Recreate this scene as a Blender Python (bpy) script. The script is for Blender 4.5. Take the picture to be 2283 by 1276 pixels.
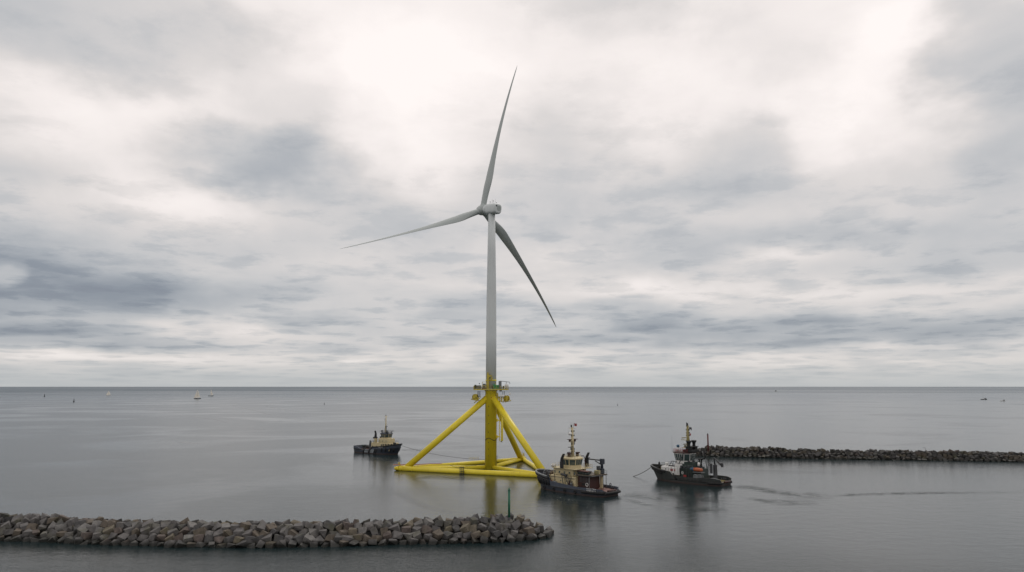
import bpy, bmesh, math, random
from mathutils import Vector, Matrix, Quaternion
from math import sin, cos, tan, atan, atan2, pi, radians, hypot
for o in list(bpy.data.objects): bpy.data.objects.remove(o)
C = bpy.context.scene.collection
SC = bpy.context.scene
R = radians
rnd = random.Random(7)

# ------------------------------------------------------------ camera
FPX, CX, CY, EYE = 1600.0, 1141.5, 638.0, 31.1
PITCH = atan((862 - CY) / FPX)
cd = bpy.data.cameras.new('camera'); cam = bpy.data.objects.new('camera', cd); C.objects.link(cam)
cd.sensor_width = 36; cd.lens = FPX / 2283 * 36; cd.clip_start = 1; cd.clip_end = 200000
cam.location = (0, 0, EYE); cam.rotation_euler = (pi / 2 + PITCH, 0, 0)
SC.camera = cam
SC.view_settings.view_transform = 'Standard'; SC.view_settings.look = 'None'
SC.view_settings.gamma = 1; SC.view_settings.exposure = 0.0
SC.cycles.max_bounces = 6; SC.cycles.use_denoising = True
try: SC.cycles.sample_clamp_indirect = 4
except Exception: pass
_c, _s = cos(PITCH), sin(PITCH)
def ray(px, py):
    u = (px - CX) / FPX; v = -(py - CY) / FPX
    return Vector((u, _c - v * _s, _s + v * _c))
def at(px, py, z=0.0):                       # a spot on the water (or at height z)
    d = ray(px, py); t = (z - EYE) / d.z
    return Vector((0, 0, EYE)) + d * t

# ------------------------------------------------------------ node helper
class NT:
    def __init__(s, tree): s.t = tree; s.n = tree.nodes; s.l = tree.links
    def node(s, typ, **kw):
        n = s.n.new(typ)
        for k, v in kw.items(): setattr(n, k, v)
        return n
    def put(s, sock, v):
        if isinstance(v, bpy.types.NodeSocket): s.l.new(v, sock)
        elif v is not None: sock.default_value = v
    def m(s, op, a, b=None, c=None, clamp=False):
        n = s.node('ShaderNodeMath', operation=op); n.use_clamp = clamp
        for i, v in enumerate((a, b, c)): s.put(n.inputs[i], v)
        return n.outputs[0]
    def noise(s, vec, scale, detail=3, rough=.55, dist=0.0, dims='3D'):
        n = s.node('ShaderNodeTexNoise'); n.noise_dimensions = dims
        s.put(n.inputs['Vector'], vec); n.inputs['Scale'].default_value = scale
        n.inputs['Detail'].default_value = detail; n.inputs['Roughness'].default_value = rough
        n.inputs['Distortion'].default_value = dist
        return n.outputs[0]
    def mapr(s, v, a, b, c, d, smooth=False):
        n = s.node('ShaderNodeMapRange'); n.clamp = True
        if smooth: n.interpolation_type = 'SMOOTHSTEP'
        s.put(n.inputs[0], v)
        for i, x in enumerate((a, b, c, d)): s.put(n.inputs[i + 1], x)
        return n.outputs[0]
    def ramp(s, v, stops):
        n = s.node('ShaderNodeValToRGB'); s.put(n.inputs[0], v); e = n.color_ramp.elements
        while len(e) < len(stops): e.new(.5)
        for i, (p, col) in enumerate(stops): e[i].position = p; e[i].color = (*col, 1)
        return n.outputs[0]
    def mix(s, f, a, b, mode='MIX'):
        n = s.node('ShaderNodeMix', data_type='RGBA', blend_type=mode)
        s.put(n.inputs[0], f)
        s.put(n.inputs[6], (*a, 1) if isinstance(a, tuple) else a)
        s.put(n.inputs[7], (*b, 1) if isinstance(b, tuple) else b)
        return n.outputs[2]
    def comb(s, x, y, z):
        n = s.node('ShaderNodeCombineXYZ')
        for i, v in enumerate((x, y, z)): s.put(n.inputs[i], v)
        return n.outputs[0]

# ------------------------------------------------------------ sky: an overcast deck over a Nishita sky
SUN_EL, SUN_AZ = R(52), R(18)       # azimuth from +Y towards +X
world = bpy.data.worlds.new('World'); SC.world = world; world.use_nodes = True
w = NT(world.node_tree); w.n.clear()
tc = w.node('ShaderNodeTexCoord'); sep = w.node('ShaderNodeSeparateXYZ'); w.l.new(tc.outputs['Generated'], sep.inputs[0])
X, Y, Z = sep.outputs
az = w.m('ARCTAN2', X, Y); el = w.m('ARCSINE', Z)
zc = w.m('MAXIMUM', w.m('ADD', Z, .085), .03)
deck = w.comb(w.m('DIVIDE', X, zc), w.m('DIVIDE', Y, zc), 0.0)
wa = w.noise(w.comb(w.m('MULTIPLY', az, 1.0), w.m('MULTIPLY', el, 1.7), 3.1), 7.0, 4, .55)
wb = w.noise(w.comb(w.m('MULTIPLY', az, 1.0), w.m('MULTIPLY', el, 1.7), 9.7), 7.0, 4, .55)
# irregular edges: features wander by a few degrees, less towards the horizon
wander = w.mapr(el, 0.0, .35, .025, .12)
azw = w.m('ADD', az, w.m('MULTIPLY', w.m('SUBTRACT', wa, .5), w.m('MULTIPLY', wander, 1.6)))
elw = w.m('ADD', el, w.m('MULTIPLY', w.m('SUBTRACT', wb, .5), wander))
base = w.node('ShaderNodeFloatCurve') if False else None
# brightness of the deck by height above the horizon
n = w.node('ShaderNodeValToRGB'); w.put(n.inputs[0], w.m('DIVIDE', el, 1.0)); e = n.color_ramp.elements
prof = [(0, .50), (.015, .54), (.035, .62), (.06, .56), (.09, .54), (.14, .60), (.20, .65), (.27, .71), (.34, .78), (.42, .81), (.50, .79), (.75, .66), (1, .62)]
while len(e) < len(prof): e.new(.5)
for i, (p, v) in enumerate(prof): e[i].position = p; e[i].color = (v, v, v, 1)
val = n.outputs[0]
def direc(px, py):
    d = ray(px, py); d.normalize(); return atan2(d.x, d.y), math.asin(d.z)
CLOUDS = [(230, 40, 330, 95, -.30), (1090, 110, 170, 100, .10), (570, 345, 165, 62, -.34), (700, 245, 80, 50, -.16), (640, 390, 120, 40, -.10), (100, 560, 200, 60, -.18),
          (90, 655, 250, 50, -.21), (0, 560, 120, 60, -.12), (110, 755, 280, 20, -.27), (450, 665, 160, 30, -.16), (560, 520, 200, 60, -.14), (850, 480, 160, 50, -.10),
          (980, 540, 130, 60, -.14), (1280, 300, 170, 90, -.17), (1210, 440, 160, 60, -.13), (1430, 480, 200, 60, -.10), (1500, 570, 120, 40, -.08),
          (2250, 120, 100, 170, -.34), (2120, 470, 240, 80, -.14), (2000, 330, 150, 60, -.10), (1790, 130, 90, 45, -.16), (1640, 330, 90, 60, -.12), (1700, 410, 180, 50, -.08),
          (1850, 528, 170, 22, -.18), (2100, 600, 260, 40, -.10), (1850, 740, 300, 26, -.24), (1420, 735, 280, 30, -.14), (2200, 735, 180, 30, -.12), (1000, 660, 200, 30, -.08),
          (40, 330, 120, 50, -.14), (130, 400, 160, 40, -.14), (1300, 40, 180, 60, -.09), (1560, 60, 80, 40, -.10), (840, 740, 160, 25, -.08), (290, 200, 50, 60, -.05),
          (760, 110, 330, 80, .13), (1520, 190, 200, 70, .15), (960, 180, 170, 90, .12), (1950, 180, 120, 100, .16), (2010, 60, 120, 50, .16), (1400, 290, 90, 50, .10), (1830, 300, 60, 60, .18), (330, 300, 160, 90, .14), (250, 440, 170, 45, .13),
          (920, 350, 70, 110, .13), (440, 480, 80, 30, .14), (10, 604, 28, 16, .26), (440, 740, 110, 20, .22), (80, 800, 220, 9, .16), (500, 772, 80, 8, .10),
          (1720, 565, 120, 22, .18), (1260, 560, 110, 30, .16), (1560, 650, 110, 20, .16), (1420, 640, 120, 20, .10), (2050, 640, 300, 14, .14), (1950, 690, 260, 8, .06),
          (800, 804, 30, 4, .18), (920, 805, 60, 3, .10), (1210, 815, 70, 4, .10), (1800, 815, 300, 6, .07), (2150, 290, 80, 30, .12), (1100, 650, 160, 14, .08)]
for px, py, rx, ry, amp in CLOUDS:
    a0, e0 = direc(px, py)
    da = w.m('MULTIPLY', w.m('SUBTRACT', azw, a0), FPX / (rx * 1.25)); de = w.m('MULTIPLY', w.m('SUBTRACT', elw, e0), FPX / (ry * 1.25))
    r2 = w.m('ADD', w.m('MULTIPLY', da, da), w.m('MULTIPLY', de, de))
    if abs(amp) >= .2: r2 = w.m('MULTIPLY', w.m('MULTIPLY', r2, r2), .8)      # compact clouds have firmer edges
    g = w.m('EXPONENT', w.m('MULTIPLY', r2, -1.0))
    val = w.m('MULTIPLY_ADD', g, amp * .82, val)
# stratocumulus cells on a flat deck: they foreshorten towards the horizon
def vadd(v, n3, amt):
    a = w.node('ShaderNodeVectorMath', operation='SUBTRACT'); w.put(a.inputs[0], n3); a.inputs[1].default_value = (.5, .5, .5)
    b = w.node('ShaderNodeVectorMath', operation='SCALE'); w.l.new(a.outputs[0], b.inputs[0]); b.inputs['Scale'].default_value = amt
    c = w.node('ShaderNodeVectorMath', operation='ADD'); w.put(c.inputs[0], v); w.l.new(b.outputs[0], c.inputs[1]); return c.outputs[0]
def ncol(v, sc, det=4, ro=.55):
    n = w.node('ShaderNodeTexNoise'); w.put(n.inputs['Vector'], v); n.inputs['Scale'].default_value = sc; n.inputs['Detail'].default_value = det; n.inputs['Roughness'].default_value = ro
    return n.outputs['Color']
def cells(v, sc, sm=.8):
    n = w.node('ShaderNodeTexVoronoi', feature='SMOOTH_F1'); w.put(n.inputs['Vector'], v); n.inputs['Scale'].default_value = sc; n.inputs['Smoothness'].default_value = sm
    return n.outputs['Distance']
dk1 = vadd(deck, ncol(deck, .9, 5, .55), 1.5)
dk2 = vadd(deck, ncol(deck, 2.6, 8, .68), .75)
c1 = w.mapr(cells(dk1, 1.15), .15, .65, 0, 1, True)
c2 = w.mapr(cells(dk2, 3.0, .6), .14, .56, 0, 1, True)
t1 = w.noise(deck, .45, 3, .5, .3)
t3 = w.noise(w.comb(az, w.m('MULTIPLY', el, 1.5), 0.3), 7.0, 7, .55, .35)
t4 = w.noise(w.comb(az, w.m('MULTIPLY', el, 6.0), 5.3), 11.0, 5, .55, .2)
low = w.mapr(el, .10, .36, 1.0, .55)
val = w.m('ADD', val, w.m('MULTIPLY', w.m('SUBTRACT', c1, .5), w.m('MULTIPLY', low, .15)))
val = w.m('ADD', val, w.m('MULTIPLY', w.m('SUBTRACT', c2, .5), w.m('MULTIPLY', low, .11)))
val = w.m('ADD', val, w.m('MULTIPLY', w.m('SUBTRACT', t1, .5), .14))
val = w.m('ADD', val, w.m('MULTIPLY', w.m('SUBTRACT', t3, .5), .21))
val = w.m('ADD', val, w.m('MULTIPLY', w.m('SUBTRACT', t4, .5), w.mapr(el, .02, .15, .18, .0)))
haze = w.mapr(el, .0, .03, .75, 0.0)
val = w.m('ADD', w.m('MULTIPLY', val, w.m('SUBTRACT', 1.0, haze)), w.m('MULTIPLY', haze, .50))
cold = w.ramp(val, [(.0, (.20, .22, .27)), (.26, (.27, .30, .345)), (.42, (.405, .428, .46)), (.56, (.55, .553, .565)), (.70, (.72, .685, .67)), (.84, (.90, .84, .815)), (1, (1.03, .96, .93))])
cold = w.mix(w.mapr(el, 0, .05, .5, 0), cold, (.50, .53, .53))
sky = w.node('ShaderNodeTexSky', sky_type='NISHITA'); sky.sun_disc = False
sky.sun_elevation = SUN_EL; sky.sun_rotation = SUN_AZ
b1 = w.node('ShaderNodeBackground'); w.l.new(sky.outputs[0], b1.inputs[0]); b1.inputs[1].default_value = .1
b2 = w.node('ShaderNodeBackground'); w.put(b2.inputs[0], cold); b2.inputs[1].default_value = 1.0
mx = w.node('ShaderNodeMixShader'); mx.inputs[0].default_value = .97
w.l.new(b1.outputs[0], mx.inputs[1]); w.l.new(b2.outputs[0], mx.inputs[2])
wo = w.node('ShaderNodeOutputWorld'); w.l.new(mx.outputs[0], wo.inputs[0])
world.cycles.sampling_method = 'MANUAL'; world.cycles.sample_map_resolution = 512

sd = bpy.data.lights.new('sun', 'SUN'); sd.energy = .7; sd.angle = R(14); sd.color = (1, .95, .88)
so = bpy.data.objects.new('sun', sd); C.objects.link(so)
sv = Vector((sin(SUN_AZ) * cos(SUN_EL), cos(SUN_AZ) * cos(SUN_EL), sin(SUN_EL)))
so.rotation_euler = sv.to_track_quat('Z', 'Y').to_euler(); so.location = (0, 0, 300)

# ------------------------------------------------------------ materials
def mat(name, col, rough=.5, metal=0.0, vary=.18, scale=.6, dirt=None, dirt_amt=.5, spec=.5, streak=True, bump=0.0):
    m = bpy.data.materials.new(name); m.use_nodes = True
    k = NT(m.node_tree); p = k.n['Principled BSDF']
    g = k.node('ShaderNodeNewGeometry'); pos = g.outputs['Position']
    n1 = k.noise(pos, scale, 5, .6)
    c2 = tuple(x * (1 - vary) for x in col); c3 = tuple(min(1, x * (1 + vary)) for x in col)
    c = k.ramp(n1, [(.3, c2), (.7, c3)])
    if dirt:
        mp = k.node('ShaderNodeMapping'); mp.inputs['Scale'].default_value = (1.6, 1.6, .18 if streak else 1.6); k.l.new(pos, mp.inputs[0])
        n2 = k.noise(mp.outputs[0], 1.3, 6, .65)
        c = k.mix(k.mapr(n2, .52, .72, 0, dirt_amt), c, dirt)
    k.put(p.inputs['Base Color'], c)
    p.inputs['Roughness'].default_value = rough; p.inputs['Metallic'].default_value = metal
    p.inputs['Specular IOR Level'].default_value = spec
    if bump:
        b = k.node('ShaderNodeBump'); b.inputs['Strength'].default_value = bump; b.inputs['Distance'].default_value = .1
        k.put(b.inputs['Height'], k.noise(pos, 3, 6, .65)); k.l.new(b.outputs[0], p.inputs['Normal'])
    return m
M = {}
M['tower'] = mat('tower_paint', (.66, .70, .70), .42, vary=.03, scale=.15, dirt=(.46, .49, .48), dirt_amt=.3)
M['blade'] = mat('blade_paint', (.42, .46, .45), .38, vary=.03, scale=.1, dirt=(.33, .35, .34), dirt_amt=.3)
M['yellow'] = mat('yellow_paint', (.80, .65, .035), .36, vary=.06, scale=.25, dirt=(.42, .32, .04), dirt_amt=.35)
k = NT(M['yellow'].node_tree); p = k.n['Principled BSDF']; src = p.inputs['Base Color'].links[0].from_socket; pos = k.node('ShaderNodeNewGeometry').outputs['Position']
sz = k.node('ShaderNodeSeparateXYZ'); k.l.new(pos, sz.inputs[0]); stn = k.mapr(k.m('ADD', sz.outputs[2], k.m('MULTIPLY', k.noise(pos, .9, 5, .6), .5)), .15, .55, .8, 0)
rst = k.mapr(k.noise(pos, .55, 7, .7), .60, .68, 0, .5)
k.put(p.inputs['Base Color'], k.mix(stn, k.mix(rst, src, (.40, .25, .04)), (.10, .09, .03)))
M['yellow2'] = mat('yellow_steel', (.52, .42, .05), .5, vary=.12, scale=.8, dirt=(.25, .18, .05))
M['black'] = mat('black_rubber', (.012, .013, .014), .75, vary=.3, dirt=(.05, .05, .048))
M['funnel'] = mat('black_paint', (.014, .015, .017), .55, vary=.3, dirt=(.05, .045, .04))
M['dark'] = mat('dark_steel', (.045, .05, .055), .6, vary=.3, dirt=(.10, .06, .04))
M['grey'] = mat('grey_steel', (.17, .185, .19), .5, vary=.15, dirt=(.15, .12, .1))
M['white'] = mat('white_paint', (.72, .72, .70), .5, vary=.05, scale=1.5, dirt=(.35, .26, .18), dirt_amt=.5)
M['cream'] = mat('cream_paint', (.58, .50, .30), .5, vary=.1, scale=1.2, dirt=(.33, .22, .11), dirt_amt=.55)
M['navy'] = mat('navy_hull_paint', (.020, .028, .042), .42, vary=.25, dirt=(.055, .045, .04), dirt_amt=.5)
M['slate'] = mat('slate_blue_paint', (.075, .09, .12), .5, vary=.15, dirt=(.05, .045, .04), dirt_amt=.5)
M['panel'] = mat('pale_panel_paint', (.20, .225, .24), .5, vary=.12, dirt=(.12, .12, .12), dirt_amt=.5)
M['anti'] = mat('red_boot_paint', (.045, .028, .026), .6, vary=.3, dirt=(.015, .018, .016), dirt_amt=.8)
M['redeck'] = mat('red_deck_paint', (.15, .055, .04), .6, vary=.2, dirt=(.11, .07, .055), dirt_amt=.6, streak=False)
M['rust'] = mat('dark_red_paint', (.045, .015, .012), .6, vary=.3, dirt=(.05, .03, .025), dirt_amt=.6)
M['red'] = mat('red_paint', (.30, .03, .028), .5, vary=.12)
M['green'] = mat('green_paint', (.03, .26, .10), .5, vary=.1)
M['dgreen'] = mat('dark_green_paint', (.018, .036, .030), .5, vary=.2, dirt=(.06, .06, .05))
M['hullgrey'] = mat('charcoal_hull_paint', (.032, .038, .038), .5, vary=.25, dirt=(.10, .08, .06), dirt_amt=.6)
M['olive'] = mat('ochre_mast_paint', (.26, .22, .08), .5, vary=.15, dirt=(.12, .09, .05))
M['orange'] = mat('orange_cover', (.45, .12, .05), .55, vary=.12)
M['blue'] = mat('blue_plastic', (.03, .10, .18), .35, vary=.1)
M['post_green'] = mat('green_beacon_paint', (.012, .13, .068), .45, vary=.1, dirt=(.02, .05, .03))
M['post_red'] = mat('red_beacon_paint', (.12, .03, .03), .5, vary=.15, dirt=(.06, .03, .03))
M['sail'] = mat('sail_cloth', (.85, .82, .76), .7, vary=.03)
k = NT(M['sail'].node_tree); trn = k.node('ShaderNodeBsdfTranslucent'); trn.inputs[0].default_value = (.95, .92, .86, 1); mxs = k.node('ShaderNodeMixShader'); mxs.inputs[0].default_value = .55
k.l.new(k.n['Principled BSDF'].outputs[0], mxs.inputs[1]); k.l.new(trn.outputs[0], mxs.inputs[2]); k.l.new(mxs.outputs[0], k.n['Material Output'].inputs[0])
M['rope'] = mat('dark_rope', (.06, .055, .05), .8, vary=.2)
M['ropeo'] = mat('orange_rope', (.42, .13, .05), .8, vary=.2)
M['woodeck'] = mat('weathered_deck', (.16, .13, .10), .7, vary=.2, dirt=(.07, .06, .05), streak=False)
g_ = bpy.data.materials.new('window_glass'); g_.use_nodes = True
k = NT(g_.node_tree); p = k.n['Principled BSDF']; p.inputs['Base Color'].default_value = (.04, .065, .065, 1); p.inputs['Roughness'].default_value = .04; p.inputs['IOR'].default_value = 1.9
M['glass'] = g_

ROCK = {'grey': (.135, .130, .130), 'dark grey': (.085, .084, .085), 'brown': (.125, .106, .086), 'tan': (.165, .145, .112), 'reddish': (.122, .100, .091), 'pale grey': (.19, .185, .182)}
def rock_mat(name, col=None, stuff=False):
    # the far mound's stones are older, darker and mossier
    m = bpy.data.materials.new(name); m.use_nodes = True
    k = NT(m.node_tree); p = k.n['Principled BSDF']
    g = k.node('ShaderNodeNewGeometry'); pos = g.outputs['Position']
    if stuff:
        r = g.outputs['Random Per Island']
        cs = list(ROCK.values())
        n = k.node('ShaderNodeValToRGB'); k.put(n.inputs[0], r); n.color_ramp.interpolation = 'CONSTANT'; e = n.color_ramp.elements
        seq = [0, 1, 2, 1, 0, 4, 1, 2, 1, 3, 1, 0]
        while len(e) < len(seq): e.new(.5)
        for i, q in enumerate(seq): e[i].position = i / len(seq); e[i].color = (*[v_ * .5 for v_ in cs[q]], 1)
        basec = n.outputs[0]
    else: basec = k.node('ShaderNodeRGB').outputs[0]; basec.default_value = (*col, 1)
    n1 = k.noise(pos, 1.1, 7, .65, .3)
    c = k.mix(1.0, basec, k.ramp(n1, [(.25, (.55, .55, .56)), (.5, (.95, .94, .92)), (.78, (1.4, 1.36, 1.28))]), 'MULTIPLY')
    n2 = k.noise(pos, .35, 4, .6)                       # moss and lichen
    c = k.mix(k.mapr(n2, .52, .70, 0, .45), c, (.085, .085, .035))
    n3 = k.noise(pos, 5.0, 4, .7)
    c = k.mix(k.mapr(n3, .60, .72, 0, .35), c, (.04, .038, .036))
    sz = k.node('ShaderNodeSeparateXYZ'); k.l.new(pos, sz.inputs[0])
    wet = k.mapr(k.m('ADD', sz.outputs[2], k.m('MULTIPLY', n1, .5)), .7, 1.35, 1, 0)   # tide line
    c = k.mix(k.m('MULTIPLY', wet, .92), c, (.012, .013, .010))
    k.put(p.inputs['Base Color'], c); k.put(p.inputs['Roughness'], k.mapr(wet, 0, 1, .85, .6))
    b = k.node('ShaderNodeBump'); b.inputs['Strength'].default_value = .7; b.inputs['Distance'].default_value = .18
    k.put(b.inputs['Height'], k.noise(pos, 1.8, 8, .7)); k.l.new(b.outputs[0], p.inputs['Normal'])
    return m
MR = {c: rock_mat(c.replace(' ', '_') + '_stone', v) for c, v in ROCK.items()}
MRS = rock_mat('mixed_stone', stuff=True)

# ------------------------------------------------------------ water
wm = bpy.data.materials.new('sea_water'); wm.use_nodes = True
k = NT(wm.node_tree); p = k.n['Principled BSDF']
pos = k.node('ShaderNodeNewGeometry').outputs['Position']
sp = k.node('ShaderNodeSeparateXYZ'); k.l.new(pos, sp.inputs[0])
dist = k.m('SQRT', k.m('ADD', k.m('MULTIPLY', sp.outputs[0], sp.outputs[0]), k.m('MULTIPLY', sp.outputs[1], sp.outputs[1])))
def scaled(sx, sy):
    mp = k.node('ShaderNodeMapping'); mp.inputs['Scale'].default_value = (sx, sy, 1); k.l.new(pos, mp.inputs[0]); return mp.outputs[0]
ruff = k.mapr(k.m('ADD', k.noise(scaled(.007, .010), 1.0, 4, .6, .8), k.mapr(sp.outputs[0], -160, 60, .12, -.05)), .46, .66, 0, 1, True)
ruff_far = k.mapr(k.noise(scaled(.00022, .0007), 1.0, 3, .5, .3), .42, .60, 0, 1, True)
wv1 = k.noise(scaled(1.0, 1.3), 1.4, 3, .6, .4)
wv2 = k.noise(scaled(.22, .34), 1.0, 3, .55, .3)
wv3 = k.noise(scaled(.05, .07), 1.0, 2, .5, .2)
near = k.mapr(dist, 115, 175, 1, 0, True)
amp1 = k.m('ADD', k.m('MULTIPLY', near, .10), k.m('MULTIPLY', k.m('ADD', .034, k.m('MULTIPLY', ruff, .022)), k.mapr(dist, 250, 900, 1, .3)))
wv0 = k.noise(scaled(.7, 1.0), 1.0, 5, .65, .6)
hgt = k.m('ADD', k.m('ADD', k.m('MULTIPLY', wv1, amp1), k.m('MULTIPLY', wv0, k.m('MULTIPLY', near, .15))), k.m('ADD', k.m('MULTIPLY', wv2, k.m('ADD', .085, k.m('MULTIPLY', near, .02))), k.m('MULTIPLY', wv3, .05)))
bm_ = k.node('ShaderNodeBump'); bm_.inputs['Distance'].default_value = 1.0
k.put(bm_.inputs['Strength'], k.mapr(dist, 300, 2500, 1.0, .25)); k.put(bm_.inputs['Height'], hgt); k.l.new(bm_.outputs[0], p.inputs['Normal'])
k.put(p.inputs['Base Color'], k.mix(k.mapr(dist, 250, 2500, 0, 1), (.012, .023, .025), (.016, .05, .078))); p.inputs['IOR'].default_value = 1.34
ro = k.m('ADD', k.mapr(dist, 150, 1500, .145, .17), k.m('MULTIPLY', ruff, .06))
ro = k.m('ADD', ro, k.m('MULTIPLY', k.mapr(dist, 1500, 6000, 0, 1), k.m('ADD', .10, k.m('MULTIPLY', ruff_far, .15))))
k.put(p.inputs['Roughness'], ro)
def tag(o, label=None, cat=None, group=None, kind=None):
    for a, b in (('label', label), ('category', cat), ('group', group), ('kind', kind)):
        if b: o[a] = b
    return o

# ------------------------------------------------------------ mesh builder
class MB:
    def __init__(s): s.v = []; s.f = []; s.sm = []
    def add(s, vs, fs, smooth=False):
        b = len(s.v); s.v += [tuple(x) for x in vs]; s.f += [tuple(b + i for i in f) for f in fs]; s.sm += [smooth] * len(fs); return s
    def box(s, x0, x1, y0, y1, z0, z1, bev=0.0):
        if bev <= 0:
            return s.add([(x, y, z) for z in (z0, z1) for y in (y0, y1) for x in (x0, x1)],
                  [(0, 2, 3, 1), (4, 5, 7, 6), (0, 1, 5, 4), (2, 6, 7, 3), (0, 4, 6, 2), (1, 3, 7, 5)])
        b = min(bev, (x1 - x0) * .45, (y1 - y0) * .45, (z1 - z0) * .45)
        ring = lambda i, z: [(x0 + i + b, y0 + i, z), (x1 - i - b, y0 + i, z), (x1 - i, y0 + i + b, z), (x1 - i, y1 - i - b, z), (x1 - i - b, y1 - i, z), (x0 + i + b, y1 - i, z), (x0 + i, y1 - i - b, z), (x0 + i, y0 + i + b, z)]
        return s.loft([ring(b, z0), ring(0, z0 + b), ring(0, z1 - b), ring(b, z1)], cap=True)
    def obox(s, c, axx, axy, axz, lx, ly, lz):
        c = Vector(c); vs = [c + axx * (lx * a / 2) + axy * (ly * b / 2) + axz * (lz * d / 2) for d in (-1, 1) for b in (-1, 1) for a in (-1, 1)]
        return s.add(vs, [(0, 2, 3, 1), (4, 5, 7, 6), (0, 1, 5, 4), (2, 6, 7, 3), (0, 4, 6, 2), (1, 3, 7, 5)])
    def loft(s, rings, cap=False, smooth=False, closed=True):
        n = len(rings[0]); vs = [q for r in rings for q in r]; fs = []
        for i in range(len(rings) - 1):
            for j in range(n if closed else n - 1):
                a = i * n + j; b = i * n + (j + 1) % n
                fs.append((a, b, b + n, a + n))
        s.add(vs, fs, smooth)
        if cap:
            b0 = len(s.v) - len(vs)
            s.f.append(tuple(b0 + j for j in reversed(range(n)))); s.sm.append(False)
            s.f.append(tuple(b0 + (len(rings) - 1) * n + j for j in range(n))); s.sm.append(False)
        return s
    def cyl(s, a, b, r0, r1=None, n=12, cap=True, smooth=True):
        a = Vector(a); b = Vector(b); r1 = r0 if r1 is None else r1
        d = (b - a).normalized(); u = d.orthogonal().normalized(); v = d.cross(u)
        ring = lambda c, r: [c + u * (r * cos(2 * pi * i / n)) + v * (r * sin(2 * pi * i / n)) for i in range(n)]
        return s.loft([ring(a, r0), ring(b, r1)], cap, smooth)
    def tube(s, pts, r, n=6):
        pts = [Vector(q) for q in pts]; rings = []
        for i, q in enumerate(pts):
            d = (pts[min(i + 1, len(pts) - 1)] - pts[max(i - 1, 0)]).normalized()
            up = Vector((0, 0, 1)) if abs(d.z) < .9 else Vector((1, 0, 0))
            u = d.cross(up).normalized(); v = d.cross(u)
            rr = r[i] if isinstance(r, (list, tuple)) else r
            rings.append([q + u * (rr * cos(2 * pi * j / n)) + v * (rr * sin(2 * pi * j / n)) for j in range(n)])
        return s.loft(rings, True, True)
    def lathe(s, prof, c=(0, 0, 0), n=16, ax=None):
        c = Vector(c); ax = Vector(ax or (0, 0, 1)).normalized(); u = ax.orthogonal().normalized(); v = ax.cross(u)
        return s.loft([[c + ax * z + u * (r * cos(2 * pi * i / n)) + v * (r * sin(2 * pi * i / n)) for i in range(n)] for r, z in prof], True, True)
    def torus(s, c, ax, R0, r, n=18, m=8, a0=0, a1=2 * pi):
        c = Vector(c); ax = Vector(ax).normalized(); u = ax.orthogonal().normalized(); v = ax.cross(u)
        full = abs(a1 - a0 - 2 * pi) < 1e-6; rings = []
        for i in range(n + 1):
            t = a0 + (a1 - a0) * i / n; d = u * cos(t) + v * sin(t)
            rings.append([c + d * (R0 + r * cos(2 * pi * j / m)) + ax * (r * sin(2 * pi * j / m)) for j in range(m)])
        return s.loft(rings, not full, True)
    def prism(s, pts, z0, z1):
        return s.loft([[(x, y, z0) for x, y in pts], [(x, y, z1) for x, y in pts]], True)
    def build(s, name, m, parent=None, loc=None):
        me = bpy.data.meshes.new(name); me.from_pydata(s.v, [], s.f); me.update()
        me.polygons.foreach_set('use_smooth', s.sm)
        bm = bmesh.new(); bm.from_mesh(me); bmesh.ops.recalc_face_normals(bm, faces=bm.faces); bm.to_mesh(me); bm.free()
        o = bpy.data.objects.new(name, me); C.objects.link(o)
        if m: me.materials.append(m)
        if parent: o.parent = parent
        if loc: o.location = loc
        return o
def B(): return MB()
def empty(name, loc, rz=0.0):
    o = bpy.data.objects.new(name, None); C.objects.link(o); o.location = loc; o.rotation_euler = (0, 0, rz); return o
def text(s, name, body, size, m, parent, loc, rot):
    pass
def make_text(name, body, size, m, parent, loc, rot, align='CENTER'):
    cu = bpy.data.curves.new(name, 'FONT'); cu.body = body; cu.size = size; cu.extrude = .01; cu.align_x = align; cu.space_line = .95
    t = bpy.data.objects.new(name, cu); C.objects.link(t)
    dg = bpy.context.evaluated_depsgraph_get(); me = bpy.data.meshes.new_from_object(t.evaluated_get(dg))
    bpy.data.objects.remove(t); o = bpy.data.objects.new(name, me); C.objects.link(o)
    me.materials.clear(); me.materials.append(m); o.parent = parent; o.location = loc; o.rotation_euler = rot
    return o
def copy_tree(o, parent=None):
    c = o.copy(); C.objects.link(c); c.parent = parent
    for ch in list(o.children): copy_tree(ch, c)
    return c

# ------------------------------------------------------------ sea sheet
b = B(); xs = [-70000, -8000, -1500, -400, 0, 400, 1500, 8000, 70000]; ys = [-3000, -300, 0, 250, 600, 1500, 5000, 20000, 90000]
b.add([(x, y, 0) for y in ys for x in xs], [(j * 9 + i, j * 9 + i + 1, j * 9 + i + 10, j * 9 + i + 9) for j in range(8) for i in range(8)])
tag(b.build('sea', wm), kind='structure')

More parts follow.
